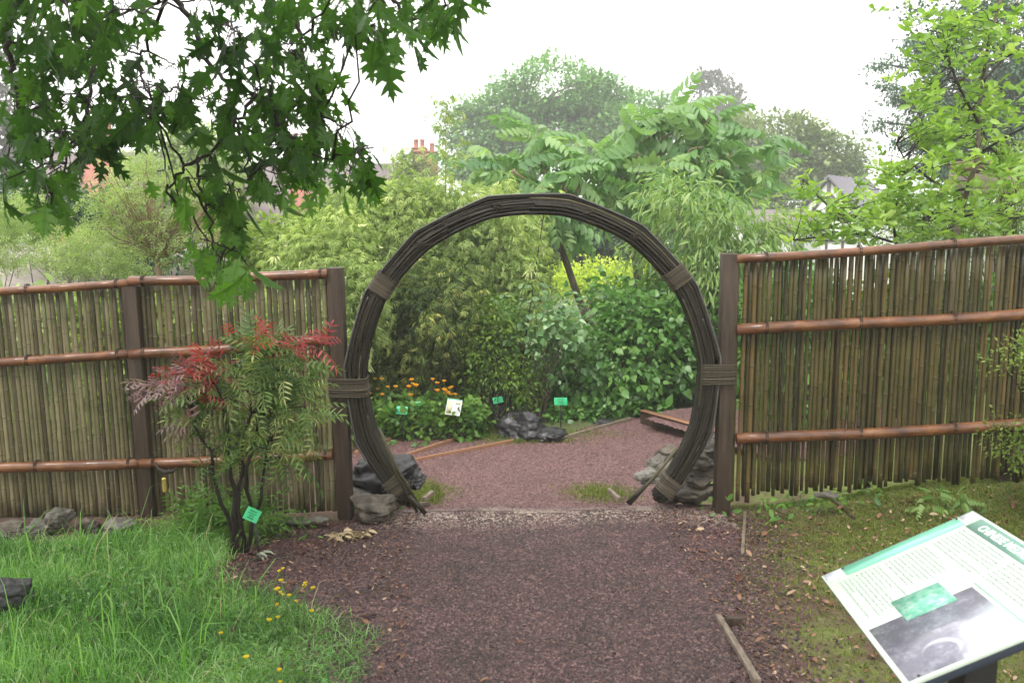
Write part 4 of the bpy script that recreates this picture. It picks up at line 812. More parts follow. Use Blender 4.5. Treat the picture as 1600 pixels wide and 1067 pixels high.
bigtree('tree', 'dark low tree beside the slate roof at the left', 560, 30, [(590, 345, 30, 40, 25, 1.2), (500, 370, 30, 50, 25, 1.2), (650, 270, 30, 22, 24, .8)], 200, .5, 26, .18, L_ROUND)
# wooded horizon closing the view
r_ = np.random.default_rng(77); n = 1500; xw = r_.uniform(-120, 130, n); yw = 95+r_.uniform(0, 25, n); C = np.stack([xw, yw, H(xw, yw)+r_.uniform(0, 1, n)**1.2*(6+2*np.sin(xw*.13))], 1)
g = Geo(); cloud(g, C, 2.6, 40, .75, t_kite(.7), .1, .5, r=r_); tag(g.build('far_woodland', L_OAKF), 'hazy far woodland along the horizon behind the houses', 'woodland', kind='stuff')
# middle distance shrubs, left
plant('tree', 'airy shrub tree with tan fan of branches and pale feathery leaves behind the left fence', 'tree', gb(255, 9.0),
      [BL(250, 300, 9.0, 80, 45, .6), BL(320, 340, 9, 55, 45, .5), BL(185, 340, 9, 55, 50, .5), BL(270, 370, 9, 75, 40, .5), BL(220, 270, 9.1, 50, 25, .4), BL(350, 290, 9.1, 30, 25, .3)],
      240, .13, 9, .11, T_FINE, L_AIRY, BARK_T, trunk=[gb(250, 9), at(248, 425, 9), at(246, 405, 9)], tr=.05, nbr=120, br=.014, flat=.4, droop=.1, shell=.45, up=.05)
plant('shrub', 'pale spreading shrub at the far left above the fence', 'shrub', gb(60, 9.6), [BL(60, 380, 9.6, 80, 35, .7), BL(20, 340, 9.8, 60, 30, .6), BL(130, 390, 9.4, 60, 30, .5), BL(-60, 370, 9.6, 90, 60, .7), BL(170, 410, 9.4, 60, 20, .5)],
      380, .16, 12, .11, T_FINE, L_AIRY, BARK, nbr=14, br=.01, flat=.5, droop=.1, leafname='foliage')
plant('shrub', 'mixed green shrub between the hanging oak leaves and the left gate post', 'shrub', gb(450, 10.2), [BL(450, 370, 10.2, 60, 30, .6), BL(400, 390, 10, 50, 25, .5), BL(520, 350, 10.4, 60, 30, .6), BL(460, 400, 10, 70, 20, .5)],
      300, .16, 14, .08, T_OVAL, L_SMALL, BARK, nbr=40, br=.01, leafname='foliage')
plant('shrub', 'dark blue-green shrub glimpsed under the left oak leaves', 'shrub', gb(110, 12.5), [BL(100, 330, 12.5, 60, 22, .6), BL(180, 330, 12.5, 50, 22, .6), BL(20, 320, 12.5, 60, 25, .6), BL(230, 400, 12.5, 50, 20, .6)], 200, .24, 18, .11, T_OVAL, L_HEDG, BARK, nbr=20, leafname='foliage')
# greenery right behind the fences (seen through the gaps between canes)
for i, (px, w_, lb, lf) in enumerate(((60, 130, 'low green bush behind the left fence at the frame edge', L_AIRY), (230, 90, 'low bush behind the middle post of the left fence', L_SMALL), (420, 110, 'low leafy bush behind the canes left of the gate post', L_AIRY), (1260, 110, 'leafy bush just behind the canes right of the gate post', L_BROAD), (1420, 100, 'green bush behind the centre of the right fence', L_SMALL), (1560, 110, 'green bush behind the far end of the right fence', L_BROAD))):
    Y = 8.4 if i < 3 else 8.6; yo = 560 if i < 3 else 540
    plant('shrub', lb, 'shrub', gb(px, Y), [BL(px, yo, Y, w_, 100, .4), BL(px+30, yo+80, Y, w_, 60, .4), BL(px-20, yo-60, Y, w_*.8, 30 if i < 3 else 50, .4)], 330, .18, 12, .09, T_OVAL, lf, BARK, nbr=20, br=.01, leafname='foliage', group='low bushes behind the bamboo fences')
# fresh green shrub with oval leaves, right
def whorls(g, C, r, size, tm, n=6, up=.5):
    k = len(C); a = r.uniform(0, 6.28, (k, n))+np.arange(n)*6.283/n; D = np.stack([np.cos(a), np.sin(a), r.uniform(-.3, up*3-.3, (k, n))], -1).reshape(-1, 3)
    P = np.repeat(C, n, 0)+r.normal(size=(k*n, 3))*.025; rn = np.clip(np.repeat(r.uniform(0, 1, k), n)*.6+r.uniform(0, .4, k*n), 0, 1)
    g.leaves(P, D, np.array([0, 0, 1.])+.75*r.normal(size=(k*n, 3)), size*r.uniform(.55, 1.2, k*n), tm, rn)
t = thing('magnolia', gb(1490, 7.8), 'fresh green oval-leaved small tree with a bent trunk above the right fence', 'tree'); r = np.random.default_rng(21)
mains = [[(1490, 378), (1500, 340), (1512, 295), (1530, 240), (1528, 190), (1535, 130), (1545, 60), (1570, -20)], [(1512, 295), (1480, 300), (1440, 270), (1420, 250), (1400, 300)], [(1530, 240), (1570, 215), (1620, 190), (1680, 150)], [(1528, 190), (1500, 140), (1480, 90), (1490, 30)],
         [(1400, 380), (1395, 340), (1360, 325), (1330, 345), (1300, 330), (1255, 280)], [(1395, 340), (1410, 290), (1420, 260), (1400, 225)], [(1400, 380), (1350, 365), (1290, 370), (1240, 375)], [(1535, 130), (1570, 90), (1610, 70)], [(1490, 350), (1460, 330), (1440, 345)], [(1500, 340), (1540, 330), (1590, 340)]]
gw = Geo(); tips = []; mp = []
for mi, ml in enumerate(mains):
    P = np.array([at(x_, y_, 7.8+.25*math.sin(i*1.7+mi)*(i > 0)) for i, (x_, y_) in enumerate(ml)]); tt = np.linspace(0, len(P)-1, len(P)*4); P = np.stack([np.interp(tt, range(len(P)), P[:, k]) for k in range(3)], 1)
    for _ in range(2): P[1:-1] = (P[:-2]+2*P[1:-1]+P[2:])/4
    if mi in (0, 4, 6): P = np.concatenate([[P[0]*[1, 1, 0]+[.1, 0, float(H(P[0][0], 7.8))]], P])
    (Geo().tube(P, np.linspace(.03, .012, len(P)), 8).build('trunk', BARK, t, True) if mi == 0 else gw.tube(P, np.linspace(.014, .006, len(P)), 6)); mp.append(P[2:])
mpa = np.concatenate(mp)
tb = [(1480, 60, 75, 60), (1560, 50, 60, 60), (1530, 170, 75, 60), (1570, 250, 50, 50), (1460, 240, 60, 40), (1410, 280, 55, 45), (1350, 325, 75, 40), (1390, 300, 30, 25), (1280, 360, 50, 25), (1255, 300, 22, 26), (1380, 350, 80, 30), (1470, 320, 70, 45), (1560, 330, 60, 45), (1440, 140, 30, 50), (1480, 200, 60, 50), (1440, 370, 110, 14), (1300, 340, 50, 30)]
C = []
for (px, py, rx, ry) in tb:
    for _ in range(int(rx*ry/98)+4): a_ = r.normal(size=3)*.5; C.append(at(px+a_[0]*rx, py+a_[1]*ry, 7.8+a_[2]*.8))
C = np.array(C)
for c in C:
    d = np.linalg.norm(mpa-c, axis=1); s = mpa[int(np.argmin(d))]; gw.tube(bezier(s, c, .0, 6, .03, r), np.linspace(.0045, .0018, 6), 4, .5, False)
g = Geo(); whorls(g, C, r, .104, T_OBOV, 8); g.build('crown', L_MAGN, t); gw.build('branches', BARK_D, t, True)
plant('shrub', 'small-leaved yellowish shrub at the right edge above the fence', 'shrub', gb(1570, 8.8), [BL(1570, 330, 8.8, 60, 40, .4), BL(1600, 270, 8.8, 50, 50, .4), BL(1440, 350, 9.2, 60, 35, .4), BL(1520, 360, 9, 70, 25, .4)], 260, .14, 26, .04, t_kite(.5), L_SMALL, BARK_D, nbr=50, br=.006, leafname='foliage', droop=0)
plant('shrub', 'small-leaved shrub leaning in from the right edge in front of the fence', 'shrub', gb(1680, 4.9), [BL(1650, 560, 4.9, 55, 55, .3), BL(1590, 690, 5.0, 34, 40, .2), BL(1650, 700, 4.9, 60, 60, .3), BL(1575, 562, 4.8, 30, 10, .1), BL(1600, 540, 4.85, 30, 16, .1)], 130, .085, 24, .026, t_kite(.5), L_SMALL, BARK_D, nbr=60, br=.005, leafname='foliage', droop=0)
# ------------------------------------------------------------------ BUILDINGS
M_BRICK = mat('old_red_brick', [(.16, .06, .04), (.3, .12, .08), (.36, .18, .13)], 14, .85, .3, pos=[.3, .5, .7])
M_SLATE = mat('grey_brown_tiles', [(.12, .095, .095), (.19, .155, .15)], 5, .7, .3, .5, 8, (1, 1, 6))
M_WWALL = mat('white_render', [(.72, .72, .7), (.82, .82, .8)], 2, .8)
M_BEAM = mat('dark_house_timber', [(.06, .05, .045), (.1, .085, .075)], 4, .8)
M_GLASS = mat('window_glass', [(.05, .06, .07), (.08, .09, .1)], 2, .1, .6)
M_WFR = mat('white_window_paint', [(.75, .75, .75), (.8, .8, .8)], 2, .5)
def rotz(a_): return np.array([[math.cos(a_), -math.sin(a_), 0], [math.sin(a_), math.cos(a_), 0], [0, 0, 1]])
def house(name, label, c, L, W, eave, ridge, rot, wall, roof, base, over=.3, thick=.15):
    """ridge along local X (length L), width W; z values are world heights"""
    t = thing(name, (c[0], c[1], base), label, 'house'); R = rotz(rot); o = np.array([c[0], c[1], 0.])
    V = np.array([(sx*L/2, sy*W/2, z) for z in (base, eave) for sx, sy in ((-1, -1), (1, -1), (1, 1), (-1, 1))]+[(-L/2, 0, ridge), (L/2, 0, ridge)])
    Geo().add(V@R.T+o, [np.array([(0, 1, 5, 4), (2, 3, 7, 6)]), np.array([(1, 2, 6, 9, 5), (3, 0, 4, 8, 7)])]).build('wall', wall, t)
    g = Geo(); sl_ = (ridge-eave)/(W/2)
    for sy in (-1, 1):
        y0 = sy*(W/2+over); z0 = eave-over*sl_; X = L/2+over
        P = np.array([(-X, y0, z0), (X, y0, z0), (X, 0, ridge), (-X, 0, ridge), (-X, y0, z0+thick), (X, y0, z0+thick), (X, 0, ridge+thick), (-X, 0, ridge+thick)]); P[:, 2] += .02
        g.add(P@R.T+o, [np.array([(0, 1, 2, 3), (4, 7, 6, 5), (0, 4, 5, 1), (1, 5, 6, 2), (2, 6, 7, 3), (3, 7, 4, 0)])])
    rf = g.build('roof', roof, t); return t, rf, R, o
def lbox(name, R, o, c, d, mt, parent): return Geo().box(R@np.array(c, float)+o, d, R).build(name, mt, parent)
def chimney(parent, c, w_, d_, h, pots=2):
    g = Geo(); c = np.array(c, float); g.box(c+[0, 0, h/2], (w_, d_, h)); g.box(c+[0, 0, h-.12], (w_+.12, d_+.12, .14)); g.box(c+[0, 0, h+.04], (w_+.06, d_+.06, .08)); o = g.build('chimney', M_BRICK, parent)
    for k in range(pots):
        p = c+[(k-(pots-1)/2)*w_/max(pots, 1)*.9, 0, h+.08]; Geo().tube([p, p+[0, 0, .06], p+[0, 0, .3], p+[0, 0, .34], p+[0, 0, .42]], [.15, .12, .11, .14, .13], 10).build('chimney_pot', M_BRICK, o, True)
    return o
def window(R, o, c, w_, h, parent, axis_='y'):
    f = lbox('window', R, o, c, (w_, .1, h) if axis_ == 'y' else (.1, w_, h), M_WFR, parent)
    e = .03
    for k in (-1, 0, 1):
        off = (k*w_/3, -.05-e, 0) if axis_ == 'y' else (.05+e, k*w_/3, 0)
        lbox('pane', R, o, np.array(c)+off, (w_*.27, .03, h*.86) if axis_ == 'y' else (.03, w_*.27, h*.86), M_GLASS, f)
# long brick house with tiled roof, left
h1 = at(490, 300, 40); t, rf, R, o = house('brick_house', 'long old brick house with tiled roof behind the oak leaves at left', (h1[0], 43), 10.2, 6, at(490, 345, 40)[2], at(490, 262, 43)[2], 0, M_BRICK, M_SLATE, -3)
for px, py, w_, h_ in ((468, 225, .9, 1.2), (655, 234, .7, .75), (675, 240, .5, .6)):
    c = at(px, py+30, 42.6); chimney(rf, (c[0], 42.9, at(px, 268, 43)[2]-.4), w_, .7, at(px, py, 43)[2]-at(px, 268, 43)[2]+.4, 1 if w_ < .6 else 2)
lbox('chimney_breast', R, np.zeros(3), at(472, 330, 39.6)+[0, -.1, -.3], (.9, .6, 2.8), M_BRICK, t)
for px in (385, 430, 540): 
    c = at(px, 385, 39.9)-o; window(R, o, (c[0], -3.02, c[2]), 1.2, .9, t)
h2 = at(215, 270, 33); t, rf, R, o = house('brick_house', 'brick gable house with a tall potted chimney at the far left', (h2[0]-1.2, 37), 7, 6, at(200, 310, 33)[2], at(200, 245, 37)[2], .25, M_BRICK, M_SLATE, -3)
c = at(167, 240, 34); chimney(rf, (c[0], 34, at(167, 262, 34)[2]), .62, .6, at(167, 212, 34)[2]-at(167, 262, 34)[2], 2); c = at(160, 270, 34)
lbox('chimney_breast', np.eye(3), np.zeros(3), c+[0, -.2, -1.2], (1.1, .8, 3.4), M_BRICK, t); window(R, o, (.6, -3.05, at(200, 330, 33)[2]), 1.2, 1.1, t)
# shed with weathered shingle roof, far left
c = at(50, 415, 13); t, rf, R, o = house('shed', 'low shed with weathered grey shingle roof at the left above the fence', (c[0]-.3, 14.5), 4.2, 3.4, at(50, 448, 13)[2], at(50, 396, 14.5)[2], .05, mat('shed_boards', [(.12, .1, .08), (.2, .17, .14)], 9, .8, stretch=(4, 4, .4)), mat('grey_shingles', [(.22, .19, .16), (.4, .36, .32)], 5, .8, .3, .6, 20, (1, 3, 9)), float(H(c[0], 14.5)))
# white half-timbered house, right
a0 = at(1288, 300, 38); ez = at(1288, 337, 38)[2]; rz = at(1288, 280, 38)[2]; t, rf, R, o = house('timbered_house', 'white half-timbered house with grey tiled roof beyond the right fence', (a0[0]+2.2, 40.6), 7.4, 2.9, ez, rz, .95, M_WWALL, mat('purple_grey_tiles', [(.1, .095, .115), (.16, .15, .17)], 4, .7, .3, .5, 8, (1, 1, 6)), -2.8, .22)
xg = -3.7-.04
def gbeam(y0, z0, y1, z1, w_=.14): 
    p = np.array([xg, y0, z0]); q_ = np.array([xg, y1, z1]); u = nrm(q_-p); L = np.linalg.norm(q_-p); ax = np.stack([[1, 0, 0], np.cross(u, [1, 0, 0]), u], 1); Geo().box(R@((p+q_)/2)+o, (.08, w_, L), R@ax).build('beam', M_BEAM, t)
gbeam(-1.45, ez, 1.45, ez, .18); gbeam(0, ez, 0, rz-.1); gbeam(-.85, ez, -.1, ez+.95, .1); gbeam(.85, ez, .1, ez+.95, .1); gbeam(-1.4, ez-.05, -.05, rz-.05, .12); gbeam(1.4, ez-.05, .05, rz-.05, .12)
for y_ in (-1.4, -.7, 0, .7, 1.4): gbeam(y_, ez-2, y_, ez-.1, .1)
gbeam(-1.45, ez-1.1, 1.45, ez-1.1, .12); window(R, o, (xg-.03, .35, ez-.6), .5, .6, t, 'x')
a0 = at(1185, 372, 30); t, rf, R, o = house('white_cottage', 'small white cottage with dark roof glimpsed between leaves above the right gate post', (a0[0]+.6, 32), 3.4, 3, at(1150, 362, 30)[2], at(1150, 335, 32)[2], .5, M_WWALL, M_SLATE, -3.2, .2); window(R, o, (.4, -1.52, at(1150, 385, 30)[2]), .6, .5, t)
# wooden shelter behind the oval-leaved tree, right
t = thing('garden_shelter', gb(1530, 9.6), 'wooden garden shelter with heavy mossy ridge beam behind the right-hand tree', 'shelter')
M_LOG = mat('mossy_brown_log', [(.07, .045, .025), (.16, .11, .05), (.14, .15, .05)], 6, .8, .3, .5, 30, (.5, 2, 2)); M_GB = mat('grey_shelter_boards', [(.2, .17, .14), (.3, .26, .22)], 7, .8, .3, .4, 40, (.3, 3, 3))
Geo().tube([at(1488, 263, 9.5), at(1530, 260, 9.5), at(1580, 256, 9.5)], [.065, .07, .065], 12).build('ridge_beam', M_LOG, t, True)
g = Geo(); c = at(1535, 283, 9.7); g.box(c, (.75, .06, .22), bev=.005); c2 = at(1535, 300, 9.9); g.box(c2, (.9, .5, .05)); g.build('roof_board', M_GB, t)
for px in (1500, 1572): p = at(px, 300, 9.75); z0 = float(H(p[0], 9.75)); Geo().box((p[0], 9.75, (p[2]+z0)/2), (.1, .1, p[2]-z0), bev=.004).build('post', M_POST, t)
# ------------------------------------------------------------------ ORANGE FLOWERS and low plants beyond the gate
M_OR = leafmat('orange_petals', [(.85, .34, .01), (.9, .48, .03), (.9, .64, .06)], .5, .3); M_YE = leafmat('yellow_petals', [(.75, .55, .01), (.85, .68, .03)], .4, .3)
M_STEM = mat('green_stem', [(.06, .13, .03), (.1, .2, .05)], 20, .5)
T_PETAL = t_oval(.8, -.5, .1)
def flower(c, R_, mt, parent, r, n=9, layers=2):
    g = Geo()
    for L in range(layers):
        a_ = np.arange(n)/n*6.283+L*.3; D = np.stack([np.cos(a_), np.sin(a_), .25+.7*L+0*a_], 1); g.leaves(np.repeat(np.array(c)[None], n, 0), D, np.stack([-np.cos(a_)*.6, -np.sin(a_)*.6, 1+0*a_], 1), R_*(1-.2*L), T_PETAL, r.uniform(0, 1, n))
    g.tube([np.array(c)-[0, 0, .002], np.array(c)+[0, 0, R_*.3]], [R_*.2, R_*.1], 6, .9); return g.build('flower', mt, parent)
def flower_plant(name, label, cat, base, fl, Y, R_, mt, leafsz, nleaf, spread, group=None, hgt=.25, tm=T_BROAD, lm=None, jig=.08):
    r = np.random.default_rng(int(abs(base[0])*100)+len(fl)); t = thing(name, base, label, cat, group); gs = Geo()
    for (px, py) in fl:
        c = at(px, py, Y+r.normal()*jig); b = np.array(base)+[r.normal()*spread*.3, r.normal()*spread*.3, 0]; Geo().tube(bezier(b, c, .05, 8, .01, r), np.linspace(.0035, .002, 8), 5, .5, False).build('stem', M_STEM, t, True); flower(c, R_*r.uniform(.8, 1.2), mt, t, r)
    if nleaf:
        C = np.array(base)+np.stack([r.normal(size=nleaf)*spread*.5, r.normal(size=nleaf)*spread*.35, r.uniform(.03, hgt, nleaf)], 1); C[:, 2] = np.maximum(C[:, 2], H(C[:, 0], C[:, 1])+.02)
        g = Geo(); cloud(g, C, .08, 12, leafsz, tm, .1, .7, r=r); g.build('foliage', lm or L_COVER, t)
    return t
flower_plant('orange_flower', 'orange flowers close to the rope binding on the left of the ring', 'flower', gb(590, 9.1), [(577, 617), (586, 593), (597, 594), (606, 606), (597, 618), (618, 606), (590, 609)], 9.1, .033, M_OR, .07, 60, .7, 'orange flower clumps beyond the gate', .35)
flower_plant('orange_flower', 'middle clump of orange flowers beyond the gate', 'flower', gb(645, 9.15), [(643, 595), (645, 601), (639, 606), (642, 619), (650, 604), (676, 594), (683, 600)], 9.15, .034, M_OR, .07, 70, .7, 'orange flower clumps beyond the gate', .4)
flower_plant('orange_flower', 'bright clump of orange flowers over the white information sheet', 'flower', gb(700, 9.2), [(694, 597), (703, 608), (696, 612), (711, 618), (700, 615), (706, 606), (694, 610), (697, 617), (704, 618), (683, 612)], 9.2, .036, M_OR, .07, 50, .6, 'orange flower clumps beyond the gate', .35)
def lowplant(px, Y, w_, h_, n, label, lf=L_COVER, tm=T_BROAD, sz=.07, depth=.35):
    b = gb(px, Y); r = np.random.default_rng(px); t = thing('low_plant', b, label, 'plant'); C = np.array(b)+np.stack([r.uniform(-.5, .5, n)*w_, r.uniform(-.5, .5, n)*depth, r.uniform(.1, 1, n)*h_], 1)
    C[:, 2] = np.maximum(C[:, 2], H(C[:, 0], C[:, 1])+.04); g = Geo(); cloud(g, C, .09, 11, sz, tm, .15, .7, r=r); g.build('foliage', lf, t); gs = Geo()
    for c in C[::4]: gs.tube(bezier([c[0]*.6+b[0]*.4, c[1], float(H(c[0], c[1]))], c, .1, 5), .004, 4, .5, False)
    gs.build('stems', M_STEM, t); return t
lowplant(610, 9.0, .75, .32, 110, 'low leafy clump around the leftmost mint label')
lowplant(672, 9.05, .6, .28, 90, 'low leafy clump under the middle orange flowers', L_BRIGHT)
lowplant(725, 9.1, .35, .3, 60, 'small leafy clump right under the white information sheet')
lowplant(550, 8.9, .6, .35, 80, 'feathery low plant just left of the ring beyond the gate', L_SMALL, t_kite(.4), .05)
lowplant(905, 9.7, .7, .14, 40, 'ground-hugging leaves between black boulder and broad-leaved bush', L_BROAD)
lowplant(1000, 10.0, .7, .2, 60, 'drooping leaves spilling over the edging board', L_BROAD, T_BROAD, .1)
lowplant(570, 6.1, .3, .22, 30, 'narrow-leaved plant beside the jagged black rock', L_COVER, T_LONG, .14, .2)
lowplant(330, 5.15, .5, .14, 70, 'ferny ground cover at the foot of the red-tipped shrub', L_COVER, T_FINE, .14, .4)
lowplant(470, 5.2, .25, .06, 6, 'tiny weed seedlings on the soil beside the left gate post', L_COVER, T_OVAL, .035, .4)
lowplant(1490, 5.2, .35, .03, 4, 'small pale fern fronds on the mossy bank before the right fence', L_PEACH, T_COMP, .075, .15)
lowplant(1250, 5.5, 1.1, .05, 18, 'low weeds growing through the uneven right fence canes', L_COVER, T_OVAL, .05, .3)
for i, (px, py, Y, lb) in enumerate(((545, 842, 4.9, 'large-leafed curled pale dry leaf pile on the soil near the gate'), (405, 876, 4.55, 'grey withered leaf below the green label'))):
    c = gnd(px, py); t = thing('dry_leaf', c, lb, 'dry leaf'); r = np.random.default_rng(i); n = 44 if i == 0 else 7; g = Geo(); a_ = r.uniform(0, 6.28, n)
    P = c+np.stack([r.normal(size=n)*(.06 if i == 0 else .03), r.normal(size=n)*.035, .015+abs(r.normal(size=n))*.012], 1)
    g.leaves(P, np.stack([np.cos(a_), np.sin(a_)*.5, r.uniform(-.1, .5, n)], 1), np.array([0, 0, 1.])+.5*r.normal(size=(n, 3)), r.uniform(.035, .08, n), t_oval(.45, .5, .2), r.uniform(0, 1, n))
    g.build('blade', mat('dry_leaf_pale' if i == 0 else 'dry_leaf_grey', [(.36, .27, .15), (.55, .45, .28)] if i == 0 else [(.16, .19, .13), (.3, .32, .24)], 30, .7), t)
# buttercups and seed heads in the near grass
flower_plant('buttercup', 'loose cluster of small yellow buttercups at the edge of the grass', 'flower', tuple(gnd(425, 985)), [(436, 893), (442, 889), (439, 908), (431, 922), (438, 926), (443, 930), (434, 921), (463, 940), (476, 916), (489, 920), (477, 912), (487, 956), (432, 946), (452, 931)], 3.55, .0125, M_YE, .03, 10, .25, None, .12, T_KITE, L_COVER, .05)
flower_plant('buttercup', 'yellow buttercups low in the grass below the flower cluster', 'flower', tuple(gnd(425, 1000)), [(421, 970), (434, 965), (345, 990)], 3.3, .013, M_YE, .03, 6, .2, None, .1, T_KITE, L_COVER, .03)
flower_plant('buttercup', 'single large yellow buttercup near the bottom edge in the grass', 'flower', tuple(gnd(398, 1060)), [(385, 1028)], 2.95, .0165, M_YE, .03, 5, .15, None, .1, T_KITE, L_COVER, .01)
flower_plant('buttercup', 'pair of yellow buttercups at the very bottom of the grass', 'flower', tuple(gnd(440, 1085)), [(436, 1048), (438, 1066)], 2.85, .011, M_YE, .03, 5, .15, None, .1, T_KITE, L_COVER, .01)
M_SEED = mat('dark_seed_head', [(.03, .022, .015), (.1, .07, .045)], 120, .8)
for i, (px, py, Y) in enumerate(((362, 983, 3.2), (440, 1040, 2.9), (170, 912, 4.0), (112, 856, 4.6), (205, 872, 4.3), (483, 1006, 3.1), (140, 968, 3.5), (88, 1010, 3.2), (265, 912, 3.9))):
    c = at(px, py, Y); b = np.array([c[0]-.06, Y-.02, float(H(c[0], Y))]); lb = ['nearest the single large buttercup', 'at the bottom by the pair of buttercups', 'standing left of the open grass', 'closest to the left fence stones', 'in front of the middle fence post', 'beside the path edge of the grass', 'right of the wet black rock', 'in the bottom left corner', 'in the middle of the meadow']
    t = thing('plantain', b, 'thin stalk with dark seed head '+lb[i], 'plant', 'plantain seed heads in the grass'); Geo().tube(bezier(b, c, .05, 6), .0016, 5).build('stem', M_STEM, t); u = np.array([0, 0, 1.])
    Geo().tube([c+u*z_ for z_ in (-.014, -.008, .004, .014, .02)], [.001, .005, .0055, .004, .001], 8).build('seed_head', M_SEED, t, True)
# ------------------------------------------------------------------ RED-TIPPED SHRUB in front of the left fence
L_NAND = leafmat('slender_green_leaflet', [(.018, .05, .012), (.06, .14, .03), (.17, .26, .06), (.42, .42, .18)], .38, .35, .5)
L_NRED = leafmat('red_new_leaflet', [(.09, .02, .02), (.24, .025, .03), (.42, .035, .045), (.25, .16, .08)], .38, .35, .5)
L_NPUR = leafmat('purple_grey_leaflet', [(.1, .06, .07), (.24, .13, .16), (.4, .3, .33)], .35, .3, .5)
nb = gnd(370, 864); nY = float(nb[1]); t = thing('nandina_shrub', nb, 'red-tipped slender-leaved shrub in front of the left fence', 'shrub'); r = np.random.default_rng(31)
T_NAND = t_pinnate(4, .2, .46, .35, .35, base=t_oval(.2, .25, .04), rachis=True)
def nclus(lst, per, size, mt, name, dr=.1, dens=1.):
    g = Geo(); CC = []
    for (px, py, rx, ry, n) in lst:
        n = max(3, int(n*dens)); a_ = nrm(r.normal(size=(n, 3)))*r.uniform(.3, 1, n)[:, None]; CC.append(np.stack([at(px+q[0]*rx, py+q[1]*ry, nY+q[2]*.26+.02) for q in a_]))
    C = np.concatenate(CC); cloud(g, C, .05, per, size, T_NAND, dr, .4, r=r, center=at(370, 650, nY)); g.build(name, mt, t); return C
C1 = nclus([(400, 600, 75, 45, 75), (430, 640, 55, 50, 60), (340, 640, 60, 38, 50), (410, 685, 75, 28, 55), (445, 580, 50, 30, 50), (360, 700, 45, 22, 22), (415, 555, 42, 22, 46), (470, 640, 28, 40, 24), (300, 620, 38, 22, 20), (325, 735, 12, 20, 5), (455, 700, 35, 18, 18)], 2, .115, L_NAND, 'foliage', .05, .74)
C2 = nclus([(400, 533, 42, 10, 17), (455, 541, 45, 7, 12), (500, 543, 12, 5, 3), (315, 575, 38, 10, 16), (280, 580, 20, 14, 10), (315, 610, 20, 14, 12), (345, 578, 18, 10, 8)], 2, .1, L_NRED, 'new_foliage', .0)
C3 = nclus([(270, 600, 42, 14, 18), (300, 592, 30, 12, 10), (236, 605, 14, 12, 5), (290, 660, 25, 14, 5)], 2, .1, L_NPUR, 'purple_foliage', .1)
gs = Geo(); stems = []
for (x0, x1, y1) in ((366, 335, 600), (372, 392, 620), (376, 420, 560), (363, 352, 700), (380, 418, 690), (370, 300, 640)):
    P = bezier(nb+[(x0-370)*.0045, r.normal()*.02, -.02], at(x1, y1, nY+r.normal()*.05), .08*(1 if x1 < 370 else -.6)*.2, 12, .015, r); P[:, 0] += np.sin(np.linspace(0, 3, 12))*.02*r.normal(); Geo().tube(P, np.linspace(.015, .006, 12), 8, .5).build('stem', BARK_D, t, True); stems.append(P[5:])
sp = np.concatenate(stems); gt = Geo(); CA = np.concatenate([C1, C2, C3])
for c in CA[::2]: d = np.linalg.norm(sp-c, axis=1)+np.where(sp[:, 2] > c[2], .3, 0); gt.tube(bezier(sp[int(np.argmin(d))], c, .08, 6, .02, r), np.linspace(.004, .0015, 6), 4, .5, False)
gt.build('twigs', BARK_D, t)
# ------------------------------------------------------------------ OVERHANGING OAK
L_OAK = leafmat('deep_green_oak_leaf', [(.014, .045, .009), (.03, .085, .014), (.055, .14, .02), (.1, .22, .035)], .45, .5, .3)
ok = thing('oak_tree', (-6.5, 1.0, float(H(-6.5, 1.))), 'overhanging oak branches with deeply lobed dark leaves at the upper left', 'tree'); r = np.random.default_rng(41)
OM = [[(230, -160, 3.4), (265, -10, 3.3), (300, 35, 3.3), (320, 90, 3.3), (345, 120, 3.3), (400, 150, 3.25), (430, 180, 3.2), (470, 230, 3.2), (520, 250, 3.2)],
      [(355, 130, 3.3), (365, 200, 3.2), (360, 215, 3.15), (310, 245, 3.1), (312, 290, 3.1), (325, 350, 3.05), (335, 390, 3.05), (345, 425, 3.05)],
      [(20, -120, 3.2), (10, 30, 3.1), (12, 90, 3.1), (25, 150, 3.1), (30, 190, 3.1), (60, 250, 3.1), (80, 320, 3.1)], [(265, -10, 3.3), (225, 80, 3.5), (215, 95, 3.5), (230, 140, 3.4), (240, 165, 3.4)],
      [(400, 150, 3.25), (370, 190, 3.2), (385, 240, 3.15), (388, 280, 3.1)], [(310, 245, 3.1), (280, 275, 3.1), (260, 300, 3.1)], [(560, -150, 3.6), (600, -20, 3.5), (640, 30, 3.5), (690, 20, 3.5)], [(400, -150, 3.6), (440, -20, 3.5), (470, 60, 3.4), (480, 120, 3.4), (500, 180, 3.3)],
      [(120, -150, 3.7), (130, -10, 3.6), (150, 80, 3.5), (140, 160, 3.4), (110, 230, 3.3), (90, 300, 3.2)], [(430, 180, 3.2), (440, 220, 3.2), (435, 270, 3.2), (440, 300, 3.2)], [(265, -10, 3.3), (200, 20, 3.5), (150, 40, 3.6)]]
go = Geo(); op = []
for ml in OM:
    P = np.array([at(*q) for q in ml]); tt = np.linspace(0, len(P)-1, len(P)*4); P = np.stack([np.interp(tt, range(len(P)), P[:, k]) for k in range(3)], 1); P[1:-1] += r.normal(size=(len(P)-2, 3))*.006
    th0 = .013 if ml[0][1] < -50 else .008; go.tube(P, np.linspace(th0, .003, len(P)), 7, .5); op.append(P)
    if ml[0][1] < -50: go.tube(bezier((-6.5, 1.0, 4.6+.1*len(op)), P[0], .25, 12, .02, r), np.linspace(.07, th0, 12), 8)
opa = np.concatenate(op)
